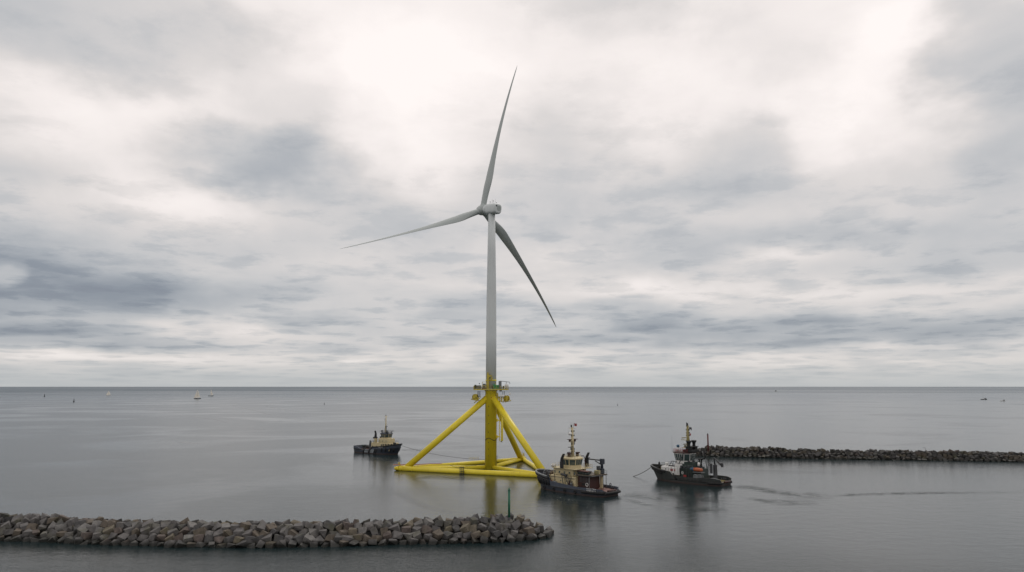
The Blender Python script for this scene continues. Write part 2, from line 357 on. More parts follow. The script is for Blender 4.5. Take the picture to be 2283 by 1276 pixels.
# ------------------------------------------------------------ breakwaters
def rock_mesh(seed, name='boulder'):
    r = random.Random(seed); bm = bmesh.new()
    for cx_ in (-1, 1):
        for cy_ in (-1, 1):
            for cz_ in (-1, 1):                    # quarried block with knocked-off corners
                if r.random() < .12: continue
                bm.verts.new((cx_ * .66 * r.uniform(.72, 1.28), cy_ * .66 * r.uniform(.72, 1.28), cz_ * .66 * r.uniform(.72, 1.28)))
    for _ in range(r.choice([1, 2, 3, 4])):
        v = Vector((r.gauss(0, 1), r.gauss(0, 1), r.gauss(0, 1))).normalized() * r.uniform(.88, 1.02); bm.verts.new(v)
    res = bmesh.ops.convex_hull(bm, input=bm.verts)
    bmesh.ops.delete(bm, geom=[v for v in bm.verts if not v.link_faces], context='VERTS')
    bmesh.ops.dissolve_limit(bm, angle_limit=R(16), verts=bm.verts, edges=bm.edges)
    bmesh.ops.bevel(bm, geom=list(bm.edges), offset=.03, segments=1, affect='EDGES')
    bmesh.ops.triangulate(bm, faces=bm.faces)
    bmesh.ops.recalc_face_normals(bm, faces=bm.faces)
    me = bpy.data.meshes.new(name); bm.to_mesh(me); bm.free(); me.materials.append(MR['grey']); return me
ROCKS = [rock_mesh(100 + i) for i in range(26)]
def polyat(pts):                                 # polyline walker by arc length
    L = [0]
    for a, b_ in zip(pts, pts[1:]): L.append(L[-1] + (b_ - a).length)
    def f(s):
        s = max(-60, min(L[-1] + 8, s)); i = 0
        while i < len(pts) - 2 and L[i + 1] < s: i += 1
        t = (s - L[i]) / (L[i + 1] - L[i]); d = (pts[i + 1] - pts[i]).normalized()
        return pts[i] + (pts[i + 1] - pts[i]) * t, d
    return f, L[-1]
stuff_list = []         # (location, rotation, scale, shape)
def rscale(r, s):
    s *= 1.04; return Vector((s * r.uniform(.90, 1.30), s * r.uniform(.82, 1.08), s * r.uniform(.72, 1.0)))
def rrot(r): return (r.uniform(-.5, .5), r.uniform(-.5, .5), r.uniform(0, 6.28))

# near breakwater: front toe measured along the water, tip at the right
toe = [at(x, y) for x, y in ((0, 1206), (100, 1209), (200, 1214), (400, 1220), (560, 1222), (760, 1219), (900, 1214), (1050, 1212), (1130, 1208), (1165, 1205))]
toe = [Vector((t.x, t.y, 0)) for t in toe]
nf, NL = polyat(toe)
SHAPEW = ['blocky', 'angular', 'wedge-shaped', 'squat', 'rounded']
ORD = lambda n: f"{n}{'th' if 10 <= n % 100 <= 20 else {1: 'st', 2: 'nd', 3: 'rd'}.get(n % 10, 'th')}"
ROWS = [('waterline row', .45, .15, 1.02), ('second row up', 1.75, 1.05, 1.10), ('third row up', 3.15, 1.95, 1.10), ('fourth row up', 4.65, 2.75, 1.08), ('crest row', 6.3, 3.05, 1.0)]
rr = random.Random(11)
def crest_extra(s):        # the mound rises towards the tip, dips in the middle-left
    u = s / NL
    return .45 * max(0, (u - .72) / .28) + .35 * max(0, .25 - u) / .25
ncount = 0
def put_boulder(p, sc, row, k, r, extra=''):
    global ncount
    me = r.choice(ROCKS); o = bpy.data.objects.new('boulder', me); C.objects.link(o)
    o.location = p; o.rotation_euler = rrot(r); o.scale = rscale(r, sc)
    col = r.choices(['grey', 'dark grey', 'brown', 'tan', 'reddish', 'pale grey'], [42, 22, 16, 5, 8, 7])[0]
    o.material_slots[0].link = 'OBJECT'; o.material_slots[0].material = MR[col]
    q = max(o.scale) / min(o.scale); size = 'long' if q > 1.6 else ('large' if max(o.scale) > 1.5 else ('small' if max(o.scale) < 1.2 else 'chunky'))
    where = extra or f"{ORD(k)} from the tip in the near breakwater's {row}"
    tag(o, f"{size} {col} boulder, {where}", 'boulder', 'boulders of the near breakwater'); ncount += 1
for ri, (row, off, z, sc) in enumerate(ROWS):
    s = NL - .4 - (ri % 2) * .9; kk = 1
    while s > -1.5:
        pos_, d = nf(s); nrm = Vector((-d.y, d.x, 0)); ce = crest_extra(s) * (z / 3.0)
        q = pos_ + nrm * (off + rr.uniform(-.25, .25)) + Vector((0, 0, z + ce + rr.uniform(-.18, .22)))
        put_boulder(q, sc * rr.uniform(.88, 1.16), row, kk + 3, rr)
        s -= rr.uniform(1.75, 2.2) * (1.0 if ri < 4 else 1.1); kk += 1
# rounded head
hp, hd = nf(NL); hn = Vector((-hd.y, hd.x, 0)); cen = hp + hn * 5.2
HW = ['waterline ring', 'second ring up', 'third ring up', 'top']
for ri, (rad, z, n_) in enumerate(((5.6, .1, 8), (4.0, 1.25, 6), (2.3, 2.3, 4), (.7, 3.2, 2))):
    for i in range(n_):
        a = -pi / 2 + (i + .5 + rr.uniform(-.2, .2)) / n_ * pi * .95
        st = 1.0 + max(0, cos(a)) * .35
        q = cen + hd * (rad * cos(a) * st + .8) + hn * (rad * sin(a)) + Vector((0, 0, z + rr.uniform(-.15, .15)))
        put_boulder(q, rr.uniform(.95, 1.2), '', i, rr, f"{ORD(i + 1)} from front, {HW[ri]} of the near breakwater tip")
# the rest of the stones: gaps, back slope, beyond the frame and the far breakwater, one mass
rs = random.Random(5)
for s_ in range(0, int(NL * 2.2)):
    s = s_ / 2.2; pos_, d = nf(s); nrm = Vector((-d.y, d.x, 0))
    off = rs.uniform(0, 6.5); z = min(3.0, off * .62) - .35
    stuff_list.append((pos_ + nrm * (off + .35) + Vector((0, 0, z + crest_extra(s) * .7)), rrot(rs), rscale(rs, rs.uniform(.55, .8)), rs.randrange(26)))
for row, (off, z) in enumerate(((8.4, 2.3), (10.2, 1.3), (12.0, .2))):
    s = NL
    while s > -30:
        pos_, d = nf(s); nrm = Vector((-d.y, d.x, 0))
        stuff_list.append((pos_ + nrm * (off + rs.uniform(-.3, .3)) + Vector((0, 0, z + rs.uniform(-.2, .2))), rrot(rs), rscale(rs, 1.15), rs.randrange(26))); s -= 2.3
for row, (off, z) in enumerate(((.4, .1), (1.75, 1.05), (3.15, 1.95), (4.65, 2.75), (6.3, 3.2))):
    s = -3.0
    while s > -34:
        pos_, d = nf(s); nrm = Vector((-d.y, d.x, 0))
        stuff_list.append((pos_ + nrm * (off + rs.uniform(-.3, .3)) + Vector((0, 0, z + rs.uniform(-.2, .2))), rrot(rs), rscale(rs, 1.12), rs.randrange(26))); s -= 2.3
for i in range(46):
    u = rs.uniform(-2, 5.2); v_ = rs.uniform(-4.4, 4.4) * (1 - max(0, u) / 9); hh = max(-.2, 2.7 * (1 - max(0, u) / 5.6) * (1 - abs(v_) / 5.6))
    stuff_list.append((cen + hd * u + hn * v_ + Vector((0, 0, hh)), rrot(rs), rscale(rs, rs.uniform(.8, 1.05)), rs.randrange(26)))
for i in range(10):
    a = rs.uniform(-.3, pi / 2); stuff_list.append((cen + hd * (5.6 * cos(a) + 1) + hn * (6 * sin(a)) + Vector((0, 0, rs.uniform(-.2, .3))), rrot(rs), rscale(rs, .9), rs.randrange(26)))
# far breakwater, tip at its left end
ftoe = [at(x, y) for x, y in ((1557, 1017.5), (1650, 1020), (1760, 1022.5), (1900, 1025), (2050, 1027), (2180, 1029), (2283, 1030.5), (2420, 1032))]
ftoe = [Vector((t.x, t.y, 0)) for t in ftoe]
ff, FL = polyat(ftoe)
def fh(s):      # crest height along the far mound: a higher head
    return .98 if s < 33 else (.98 - .16 * min(1, (s - 33) / 8))
for off, z, sc in ((.3, .1, 1.1), (1.6, 1.0, 1.15), (2.9, 1.9, 1.15), (4.3, 2.7, 1.15), (5.9, 3.25, 1.2), (7.7, 3.2, 1.2), (9.5, 2.2, 1.2), (11.2, 1.0, 1.2)):
    s = .5
    while s < FL:
        pos_, d = ff(s); nrm = Vector((-d.y, d.x, 0)); kf = min(1, .5 + s / 8)
        stuff_list.append((pos_ + nrm * (off + rs.uniform(-.35, .35)) + Vector((0, 0, z * fh(s) * kf + rs.uniform(-.3, .35))), rrot(rs), rscale(rs, sc * rs.uniform(.72, 1.08)), rs.randrange(26))); s += rs.uniform(1.7, 2.3)
for ring, (rad, z) in enumerate(((6.2, 0), (4.6, 1.0), (2.6, 1.9))):
    for i in range(7 - ring):
        a = pi / 2 + pi * (i + .5) / (7 - ring); pos_, d = ff(0); nrm = Vector((-d.y, d.x, 0))
        stuff_list.append((pos_ + nrm * 5.5 + d * (rad * cos(a) * 1.25 + 1.0) + nrm * rad * sin(a) + Vector((0, 0, z)), rrot(rs), rscale(rs, 1.15), rs.randrange(26)))
sb = B(); rt = []
for me in ROCKS: rt.append(([v.co.copy() for v in me.vertices], [tuple(q.vertices) for q in me.polygons]))
from mathutils import Euler
for loc, rot, sc, sh in stuff_list:
    mtx = Euler(rot).to_matrix(); vs, fs = rt[sh]
    sb.add([mtx @ Vector((v.x * sc.x, v.y * sc.y, v.z * sc.z)) + loc for v in vs], fs)
tag(sb.build('boulders', MRS), 'dark mass of boulders forming the far breakwater and filling gaps of the near one', 'boulders', kind='stuff')
core = mat('dark_rubble', (.03, .03, .028), .9, vary=.4)
def mound(f, s0, s1, name, prof, taper):
    b = B(); rings = []; n = int((s1 - s0) / 3) + 1
    for i in range(n + 1):
        s = s0 + (s1 - s0) * i / n; pos_, d = f(s); nrm = Vector((-d.y, d.x, 0)); kz = taper(s)
        rings.append([pos_ + nrm * a + Vector((0, 0, z * kz if z > 0 else z)) for a, z in prof])
    b.loft(rings, True, False, False); tag(b.build(name, core), kind='structure')
pf = [(1.4, -1), (1.5, .2), (5.2, 2.3), (7.6, 2.3), (11.5, -.6)]
mound(nf, -34, NL + 4.5, 'breakwater_core', [(1.0, -1), (1.3, .2), (4.8, 2.35), (7.6, 2.5), (11.5, -.6)], lambda s: 1 - max(0, s - NL) / 5.5)
mound(ff, 2, FL, 'breakwater_core', pf, lambda s: 1)

# beacon posts and lamp
base_ = at(1135, 1160, 3.3)
t = empty('channel_beacon', (base_.x, base_.y, 2.3))
B().cyl((0, 0, 1.5), (0, 0, 7.1), .25, .24, 16).build('post', M['post_green'], t)
B().cyl((0, 0, 0), (0, 0, 1.6), .30, .28, 16).build('post_foot', M['dark'], t)
B().cyl((0, 0, 7.1), (0, 0, 7.2), .36, .36, 16).cyl((0, 0, 7.2), (0, 0, 7.55), .13, .13, 10).cyl((0, 0, 7.55), (0, 0, 7.9), .05, .02, 8).build('lantern', M['post_green'], t)
tag(t, 'slim green channel beacon post standing in the near breakwater', 'beacon')
base_ = at(1579, 1002, 3.4)
t = empty('channel_beacon', (base_.x, base_.y, 2.6))
B().cyl((0, 0, 0), (0, 0, 7.2), .34, .33, 14).build('post', M['post_red'], t)
B().cyl((0, 0, 7.2), (0, 0, 7.3), .42, .42, 14).cyl((0, 0, 7.3), (0, 0, 7.8), .2, .16, 10).build('lantern', M['dark'], t)
tag(t, 'dark red channel beacon post on the end of the far breakwater', 'beacon')
base_ = at(2064, 1011, 3.2)
t = empty('lamp_post', (base_.x, base_.y, 2.9))
B().tube([(0, 0, 0), (0, 0, 2.2), (-.1, 0, 2.5), (-.6, 0, 2.6)], .06).build('pole', M['dark'], t)
B().box(-1.0, -.5, -.12, .12, 2.52, 2.62).build('lamp_head', M['dark'], t)
tag(t, 'tiny dark hooked lamp post standing on the far breakwater crest', 'lamp post')

# ------------------------------------------------------------ wind turbine
TB = Vector((-8.1, 280.0, 0))
t = empty('wind_turbine', (TB.x, TB.y, 30.3))
T0 = Vector((TB.x, TB.y, 30.3))
tag(t, 'tall white three bladed wind turbine standing on the yellow floating foundation', 'wind turbine')
b = B(); b.lathe([(2.02, 0), (2.02, 20), (1.9, 36), (1.62, 54), (1.36, 69.4)], n=48); b.build('tower', M['tower'], t)
YAW, AZ0, BL, PRE, TILT, HUBD, HZ, SWP, SAG, REAR, CONE = .7155, .1168, 65.25, -.155, .1194, 5.84, 101.317, 5.284, 2.978, 9.87, .0222
ax = Vector((-sin(YAW) * cos(TILT), cos(YAW) * cos(TILT), sin(TILT))); sd_ = Vector((cos(YAW), sin(YAW), 0)); upv = sd_.cross(ax)
hc = Vector((TB.x, TB.y, HZ)) + ax * HUBD
loc = lambda v: v - T0
def interp(tb, x):
    for (a, va), (b_, vb) in zip(tb, tb[1:]):
        if x <= b_: return va + (vb - va) * (x - a) / (b_ - a)
    return tb[-1][1]
def blade(k, pr, pt):
    a = AZ0 + k * 2 * pi / 3; rd = upv * cos(a) + sd_ * sin(a); tg = sd_ * cos(a) - upv * sin(a)
    b = B(); rings = []; N = 46
    for i in range(N + 1):
        q = .015 + (1 - .015) * i / N
        c = hc + rd * (BL * q * cos(CONE)) + tg * ((SWP + SAG * sin(a)) * q * q) + ax * (PRE * q * q + BL * q * sin(CONE))
        p_ = R(interp([(0, pr), (.25, pr), (.6, pr + (pt - pr) * .75), (1, pt)], q))
        cdir = tg * cos(p_) + ax * sin(p_); td = tg * sin(p_) - ax * cos(p_)
        ch = interp([(0, 2.3), (.045, 2.3), (.10, 2.8), (.17, 3.7), (.22, 3.75), (.35, 2.9), (.5, 2.1), (.7, 1.4), (.88, .85), (.96, .6), (1.0, .12)], q)
        th = ch * interp([(0, 1), (.045, 1), (.12, .72), (.2, .42), (.35, .29), (.6, .27), (1, .3)], q)
        off = interp([(0, 0), (.06, 0), (.2, .16), (1, .2)], q) * ch
        ring = []
        for j in range(20):
            u = 2 * pi * j / 20; x = cos(u); y = sin(u)
            sharp = interp([(0, 0), (.06, 0), (.2, 1), (1, 1)], q)
            yy = y * (1 - sharp * .55 * max(0, -x) ** 1.2)
            ring.append(loc(c + cdir * (x * ch / 2 - off) + td * (yy * th / 2)))
        rings.append(ring)
    b.loft(rings, True, True); o = b.build('blade', M['blade'], t); return rd
for k_, pr, pt in ((0, 96, 92), (2, 56, 80), (1, 42, 74)): blade(k_, pr, pt)
# hub with spinner
b = B(); b.lathe([(1.75, -2.05), (2.0, -1.6), (2.15, 0), (2.05, 1.2), (1.6, 2.3), (.8, 2.95), (.05, 3.15)], loc(hc), 32, ax)
for k_ in range(3):
    a = AZ0 + k_ * 2 * pi / 3; rd = upv * cos(a) + sd_ * sin(a); b.cyl(loc(hc + rd * .8), loc(hc + rd * 2.55), 1.5, 1.24, 24)
b.build('hub', M['blade'], t)
def sup(wd, hg, ce, e=3.2, n=32, dz=0):
    r = []
    for i in range(n):
        u = 2 * pi * i / n; x = abs(cos(u)) ** (2 / e) * (1 if cos(u) > 0 else -1); y = abs(sin(u)) ** (2 / e) * (1 if sin(u) > 0 else -1)
        r.append(loc(ce + sd_ * (x * wd / 2) + upv * (y * hg / 2 + dz)))
    return r
nc = B(); rings = []
for dd, wd, hg, e in ((-REAR - .05, 3.0, 3.0, 3), (-REAR + .1, 3.55, 3.6, 3.4), (-REAR + .7, 3.95, 4.05, 4), (-5, 4.05, 4.2, 3.6), (-3.9, 4.0, 4.1, 3), (-3.85, 3.9, 4.0, 2.4)):
    rings.append(sup(wd, hg, hc + ax * dd, e))
nc.loft(rings, True, True); nac = nc.build('nacelle', M['tower'], t)
B().lathe([(1.98, -3.8), (1.98, -2.35), (1.85, -2.3)], loc(hc), 32, ax).build('generator_ring', M['tower'], nac)
B().cyl(loc(hc - ax * (REAR + .06) - sd_ * .95 + upv * 1.0), loc(hc - ax * (REAR + .0) - sd_ * .95 + upv * 1.0), .36, .36, 18).build('vent', M['black'], nac)
B().loft([sup(1.9, 2.0, hc - ax * (REAR + .10) + sd_ * .35, 3, dz=.15), sup(1.9, 2.0, hc - ax * (REAR + .0) + sd_ * .35, 3, dz=.15)], True).build('rear_hatch', M['blade'], nac)
b = B()
for q, sx, h in ((-6.3, -.5, 2.1), (-7.6, .1, 2.0)): b.cyl(loc(hc + ax * q + sd_ * sx + upv * 2.0), loc(hc + ax * q + sd_ * sx + upv * (2.0 + h)), .035, .02, 6)
for q, sx, h in ((-5.6, -.9, .8), (-6.6, -.2, 1.3), (-7.9, .5, .5)):
    b.cyl(loc(hc + ax * q + sd_ * sx + upv * 2.0), loc(hc + ax * q + sd_ * sx + upv * (2.0 + h)), .05, .05, 6)
    b.lathe([(.02, -.2), (.16, -.1), (.16, .1), (.02, .2)], loc(hc + ax * q + sd_ * sx + upv * (2.0 + h)), 8)
b.build('wind_sensor', M['dark'], nac)

# ------------------------------------------------------------ floating foundation
F = empty('floating_foundation', (TB.x, TB.y, 0)); tag(F, 'bright yellow tubular floating foundation with central column and three diagonal braces', 'floating platform')
def P(a, r, z): a = R(a); return Vector((r * cos(a), r * sin(a), z))
AN = (188, -52, 68)
yl = M['yellow']
B().lathe([(2.22, -2), (2.22, 29.2), (2.5, 29.4), (2.5, 29.7)], n=40).build('column', yl, F)
for a in AN:
    e = 2.4
    B().cyl(P(a, 31.5, 1.2), P(a, 1.0, 27.2), 1.16, 1.2, 28).build('brace', yl, F)
    B().cyl(P(a, 2.1, .65), P(a, 34.6, .65), .85, .8, 24).build('radial_tube', yl, F)
    o = B().cyl(P(a, 30.6, .8), P(a, 34.6, .8), 1.06, 1.06, 24).cyl(P(a, 34.6, .8), P(a, 35.7, .8), .80, .80, 20).cyl(P(a, 35.7, .8), P(a, 36.2, .8), .55, .55, 16).torus(P(a, 33.0, .8), P(a, 1, 0), 1.08, .08, 24, 6).torus(P(a, 35.5, .8), P(a, 1, 0), .82, .07, 24, 6).build('corner_node', yl, F)
    B().lathe([(.5, 0), (.5, .35), (.3, .4), (.3, .8), (.45, .85), (.45, .95)], P(a, 34.5, 2.0), 10).build('bollard', M['yellow2'], o)
for i in range(3):
    a, c = AN[i], AN[(i + 1) % 3]
    p0, p1 = P(a, 34.0, .62), P(c, 34.0, .62)
    u = (p1 - p0).normalized(); pr_ = 1.04 if i == 0 else .82; o = B().cyl(p0 + u * 1.2, p1 - u * 1.2, pr_, pr_, 24)
    for q in (.09, .5, .91): o.torus(p0.lerp(p1, q), u, pr_ + .02, .06, 24, 6)
    o.build('perimeter_tube', yl, F)
# small fittings
for i in range(3):
    b = B(); a, c = AN[i], AN[(i + 1) % 3]; p0, p1 = P(a, 34, 1.72), P(c, 34, 1.72); u = (p1 - p0).normalized(); mid = p0.lerp(p1, .43)
    for q in (-2.2, -1, .2, 1.4, 2.4): b.tube([mid + u * q, mid + u * q + Vector((0, 0, 1.15))], .05)
    for h in (.6, 1.15): b.tube([mid + u * -2.2 + Vector((0, 0, h)), mid + u * 2.4 + Vector((0, 0, h))], .045)
    b.build('walkway_rail', M['yellow2'], F)
a0 = P(188, 34, .8).lerp(P(-52, 34, .8), .445); u0 = (P(-52, 34, .8) - P(188, 34, .8)).normalized(); n0 = Vector((u0.y, -u0.x, 0))
b = B()
for q in (-.7, 0, .7): b.tube([a0 + u0 * q + n0 * 1.35 + Vector((0, 0, -1)), a0 + u0 * q + n0 * 1.4 + Vector((0, 0, 1.9))], .12)
for h in (-.5, .2, .9, 1.6): b.tube([a0 - u0 * .9 + n0 * 1.5 + Vector((0, 0, h)), a0 + u0 * .9 + n0 * 1.5 + Vector((0, 0, h))], .08)
b.build('tube_ladder', M['dark'], F)
b = B()
for z in (5, 7.5, 10, 13.8, 17.0, 20.0, 23.5): b.box(-.98, -.72, -2.3, -2.02, z, z + .22)
b.build('draught_mark', M['dark'], F)
b = B()        # red-brown scuffs of rope lying on the tubes and round the column
b.tube([P(188, 30, 2.15), P(186, 27, 2.0), P(184, 24, 2.05), P(181, 21, 1.95), P(180, 18.5, 1.95)], .13)
b.tube([P(188, 36.6, 2.1) , P(188.6, 35, 2.15), P(189, 33.6, 2.1), P(187, 32.2, 2.2)], .15)
b.build('mooring_rope', M['ropeo'], F)
b = B(); b.tube([Vector((2.3 * cos(u), 2.3 * sin(u), 11.2 + .45 * sin(u * 3 + 1))) for u in [radians(q) for q in range(200, 372, 8)]], .12)
b.build('rope_wrap', M['rust'], F)
b = B(); b.tube([(-15, -6.5, 2.1), (-13.5, -7.2, 1.7), (-12, -7.6, 1.3), (-10, -7.9, 1.35), (-8.5, -7.3, 1.9), (-5, -7, 2.0)], .07)
for k_ in range(3): b.torus(P(-52, 29 + k_ * .9, 2.2), P(-30, 1, 0), 1.3 - .2 * k_, .05, 20, 5)
b.torus(P(68, 33, 2.2), P(90, 1, 0), 1.2, .05, 20, 5)
b.build('hose', M['rope'], F)
# boat landing tubes on the right of the column
b = B(); b.tube([(4.3, -.6, 23.6), (4.3, -.6, 10.6), (4.05, -.6, 10.1)], .42, 10); b.tube([(3.35, -.6, 23.6), (3.35, -.6, 10.9), (3.6, -.6, 10.3)], .14, 8)
for z in range(11, 24): b.tube([(3.35, -.6, z), (4.3, -.6, z)], .05)
for z in (18.3, 12.1): b.box(1.9, 3.4, -.8, -.4, z - .22, z + .22); b.box(2.1, 2.6, -1.0, -.2, z - .6, z + .6)
b.build('boat_landing', yl, F)
b = B(); b.tube([(2.2, -1.6, 1), (2.35, -1.8, 5.0), (2.7, -1.8, 5.2), (2.75, -1.8, 2.2)], .05); b.build('foot_rail', M['rust'], F)
# winches under the platform, on the heads of the braces
def winch(c, a, nm, mdrum, rad=1.15, ln=1.3):
    c = Vector(c); d = P(a, 1, 0); s_ = P(a + 90, 1, 0)
    o = B().cyl(c - s_ * ln / 2, c + s_ * ln / 2, rad * .55, rad * .55, 16).cyl(c - s_ * (ln / 2 + .1), c - s_ * ln / 2, rad, rad, 18).cyl(c + s_ * ln / 2, c + s_ * (ln / 2 + .1), rad, rad, 18).build(nm, mdrum, F)
    b = B()
    for s2 in (-1, 1):
        q = c + s_ * (s2 * (ln / 2 + .25))
        b.tube([q - d * 1.3 + Vector((0, 0, -1.5)), q, q + d * 1.6 + Vector((0, 0, -.9))], .12); b.tube([q - d * 1.3 + Vector((0, 0, -1.5)), q + d * 1.6 + Vector((0, 0, -.9))], .1)
    b.build('winch_frame', M['yellow2'], o)
winch((-5.9, -1.6, 27.1), 200, 'winch', M['yellow2'])
winch((6.0, -2.2, 26.6), -40, 'winch', M['yellow2'], 1.15, 1.0)
winch((1.6, 4.6, 27.6), 68, 'winch', M['yellow2'])
B().cyl((3.5, -2.9, 27.5), (5.2, -2.9, 27.5), .42, .42, 14).build('white_drum', M['white'], F)
b = B()
for x in (-4.9, -4.2): b.cyl((x, -2.2, 27.5), (x, -2.2, 29.3), .16, .16, 10); b.cyl((x, -2.2, 27.2), (x, -2.2, 27.5), .26, .26, 10)
for x in (4.6, 5.2): b.cyl((x, -2.2, 28.0), (x, -2.2, 29.3), .09, .09, 8)
b.build('chain_guide', M['dark'], F)
b = B(); b.tube([(-6.4, -2, 24.9), (-4.0, -2.4, 26.9), (-4.0, -2.2, 27.4)], .16); b.tube([(.9, -2.4, 27.2), (2.2, -2.8, 25.2), (3.2, -2.6, 24.9)], .13); b.tube([(.9, -2.4, 27.2), (1.0, -2.6, 25.8), (2.2, -2.8, 25.2)], .1)
b.torus((.1, -2.5, 29.2), (0, 1, 0), .9, .05, 12, 5, 0, pi); b.torus((-.1, -2.5, 29.3), (0, 1, 0), .5, .05, 12, 5, 0, pi)
for x in (2.5, 3.2, 3.9): b.box(x, x + .45, -2.6, -2.1, 24.9 + (x - 2.5) * .2, 27.3)
for z in (25.6, 26.4, 27.2): b.tube([(2.4, -2.7, z), (6.6, -2.7, z + .1)], .09)
for i in range(6): b.tube([(2.4 + i * .7, -2.7, 25.4 + (i % 2) * 1.8), (3.1 + i * .7, -2.7, 25.4 + ((i + 1) % 2) * 1.8)], .07)
b.build('bracket', M['yellow2'], F)
b = B(); b.box(.0, .45, -2.28, -2.2, 26.7, 27.0); b.build('red_plate', M['red'], F)
# platform with its railing and equipment
b = B(); b.prism([(-6.6, -3.2), (6.2, -3.2), (6.8, -1), (6.8, 2.5), (3.5, 4.6), (-3.5, 4.6), (-6.6, 2.0)], 29.75, 30.2); pl = b.build('platform', M['yellow2'], F)
b = B()
hp_ = [(-6.6, -3.2), (-4.6, -3.2), (-1.0, -3.2), (1, -3.2), (3.6, -3.2), (6.2, -3.2), (6.8, -1), (6.8, 2.5), (3.5, 4.6), (-3.5, 4.6), (-6.6, 2.0), (-6.6, -3.2)]
for (x0, y0), (x1, y1) in zip(hp_, hp_[1:]):
    n_ = max(1, int(hypot(x1 - x0, y1 - y0) / 1.2))
    for i in range(n_): q = i / n_; b.tube([(x0 + (x1 - x0) * q, y0 + (y1 - y0) * q, 30.2), (x0 + (x1 - x0) * q, y0 + (y1 - y0) * q, 31.3)], .045)
    for h in (30.75, 31.3): b.tube([(x0, y0, h), (x1, y1, h)], .04)
b.build('railing', M['yellow2'], pl)
b = B(); b.box(-5.5, -3.7, -3.0, -1.2, 30.25, 31.55, .1); b.build('equipment_cabinet', M['grey'], pl)
b = B(); b.box(-6.3, -5.55, -3.0, -1.5, 30.25, 31.75, .08); b.build('equipment_cabinet', M['dgreen'], pl)
b = B()
for x in (-3.3, -1.75):
    for y in (-3.1, -1.6): b.tube([(x, y, 30.2), (x, y, 32.8)], .07)
for z in (31.4, 32.8): b.tube([(-3.3, -3.1, z), (-1.75, -3.1, z), (-1.75, -1.6, z), (-3.3, -1.6, z), (-3.3, -3.1, z)], .07)
b.build('access_cage', M['yellow2'], pl)
B().box(-3.35, -1.7, -3.15, -1.6, 30.22, 30.5).build('cage_floor', M['redeck'], pl)
B().box(-3.1, -2.0, -2.5, -1.8, 30.5, 32.2, .08).build('control_box', M['grey'], pl)
B().box(.9, 1.9, -3.0, -2.1, 30.25, 31.9, .08).box(1.9, 3.0, -3.0, -2.0, 30.25, 31.7, .08).build('green_container', M['green'], pl)
B().box(.3, .95, -3.0, -2.2, 30.25, 31.0, .05).build('equipment_cabinet', M['dark'], pl)
b = B(); b.box(2.95, 4.1, -2.6, -1.0, 30.25, 33.2, .15); b.box(3.3, 4.25, -3.0, -2.6, 29.2, 31.2, .1); b.build('wrapped_unit', M['grey'], pl)
b = B(); b.tube([(3.4, -2.2, 33.2), (5.5, -2.4, 32.95), (7.2, -2.4, 32.75), (7.3, -2.4, 32.0)], .12); b.tube([(5.9, -2.4, 32.9), (5.9, -2.4, 30.2)], .1); b.build('davit', M['grey'], pl)
b = B(); b.lathe([(.6, 30.3), (.75, 30.8), (.75, 31.6), (.45, 32.1), (.1, 32.2)], (6.0, -2.2, 0), 14); b.build('wrapped_unit', M['white'], pl)
B().box(4.5, 5.1, -2.8, -2.0, 30.25, 31.3, .05).build('equipment_cabinet', M['dark'], pl)
b = B(); b.box(-1.5, -.75, -3.0, -2.15, 30.2, 36.0); b.box(-1.35, -.95, -2.9, -2.3, 36.0, 36.5); b.tube([(-.8, -2.6, 35.0), (.3, -2.8, 35.4), (.5, -2.8, 34.2)], .14); b.box(.0, .6, -3.0, -2.5, 33.7, 34.5)
b.box(-.75, -.2, -3.05, -2.4, 34.6, 35.4)
b.build('deck_crane', M['yellow2'], pl)
b = B(); b.lathe([(2.03, 33.2), (2.16, 33.22), (2.16, 33.62), (2.03, 33.64)], n=40); b.build('yellow_band', M['yellow'], t, (0, 0, -30.3))
b = B(); b.tube([(-4.4, -2.6, 31.5), (-4.4, -2.6, 32.2)], .05); b.box(-4.6, -4.2, -2.7, -2.5, 32.1, 32.4); b.build('lantern', M['dark'], pl)

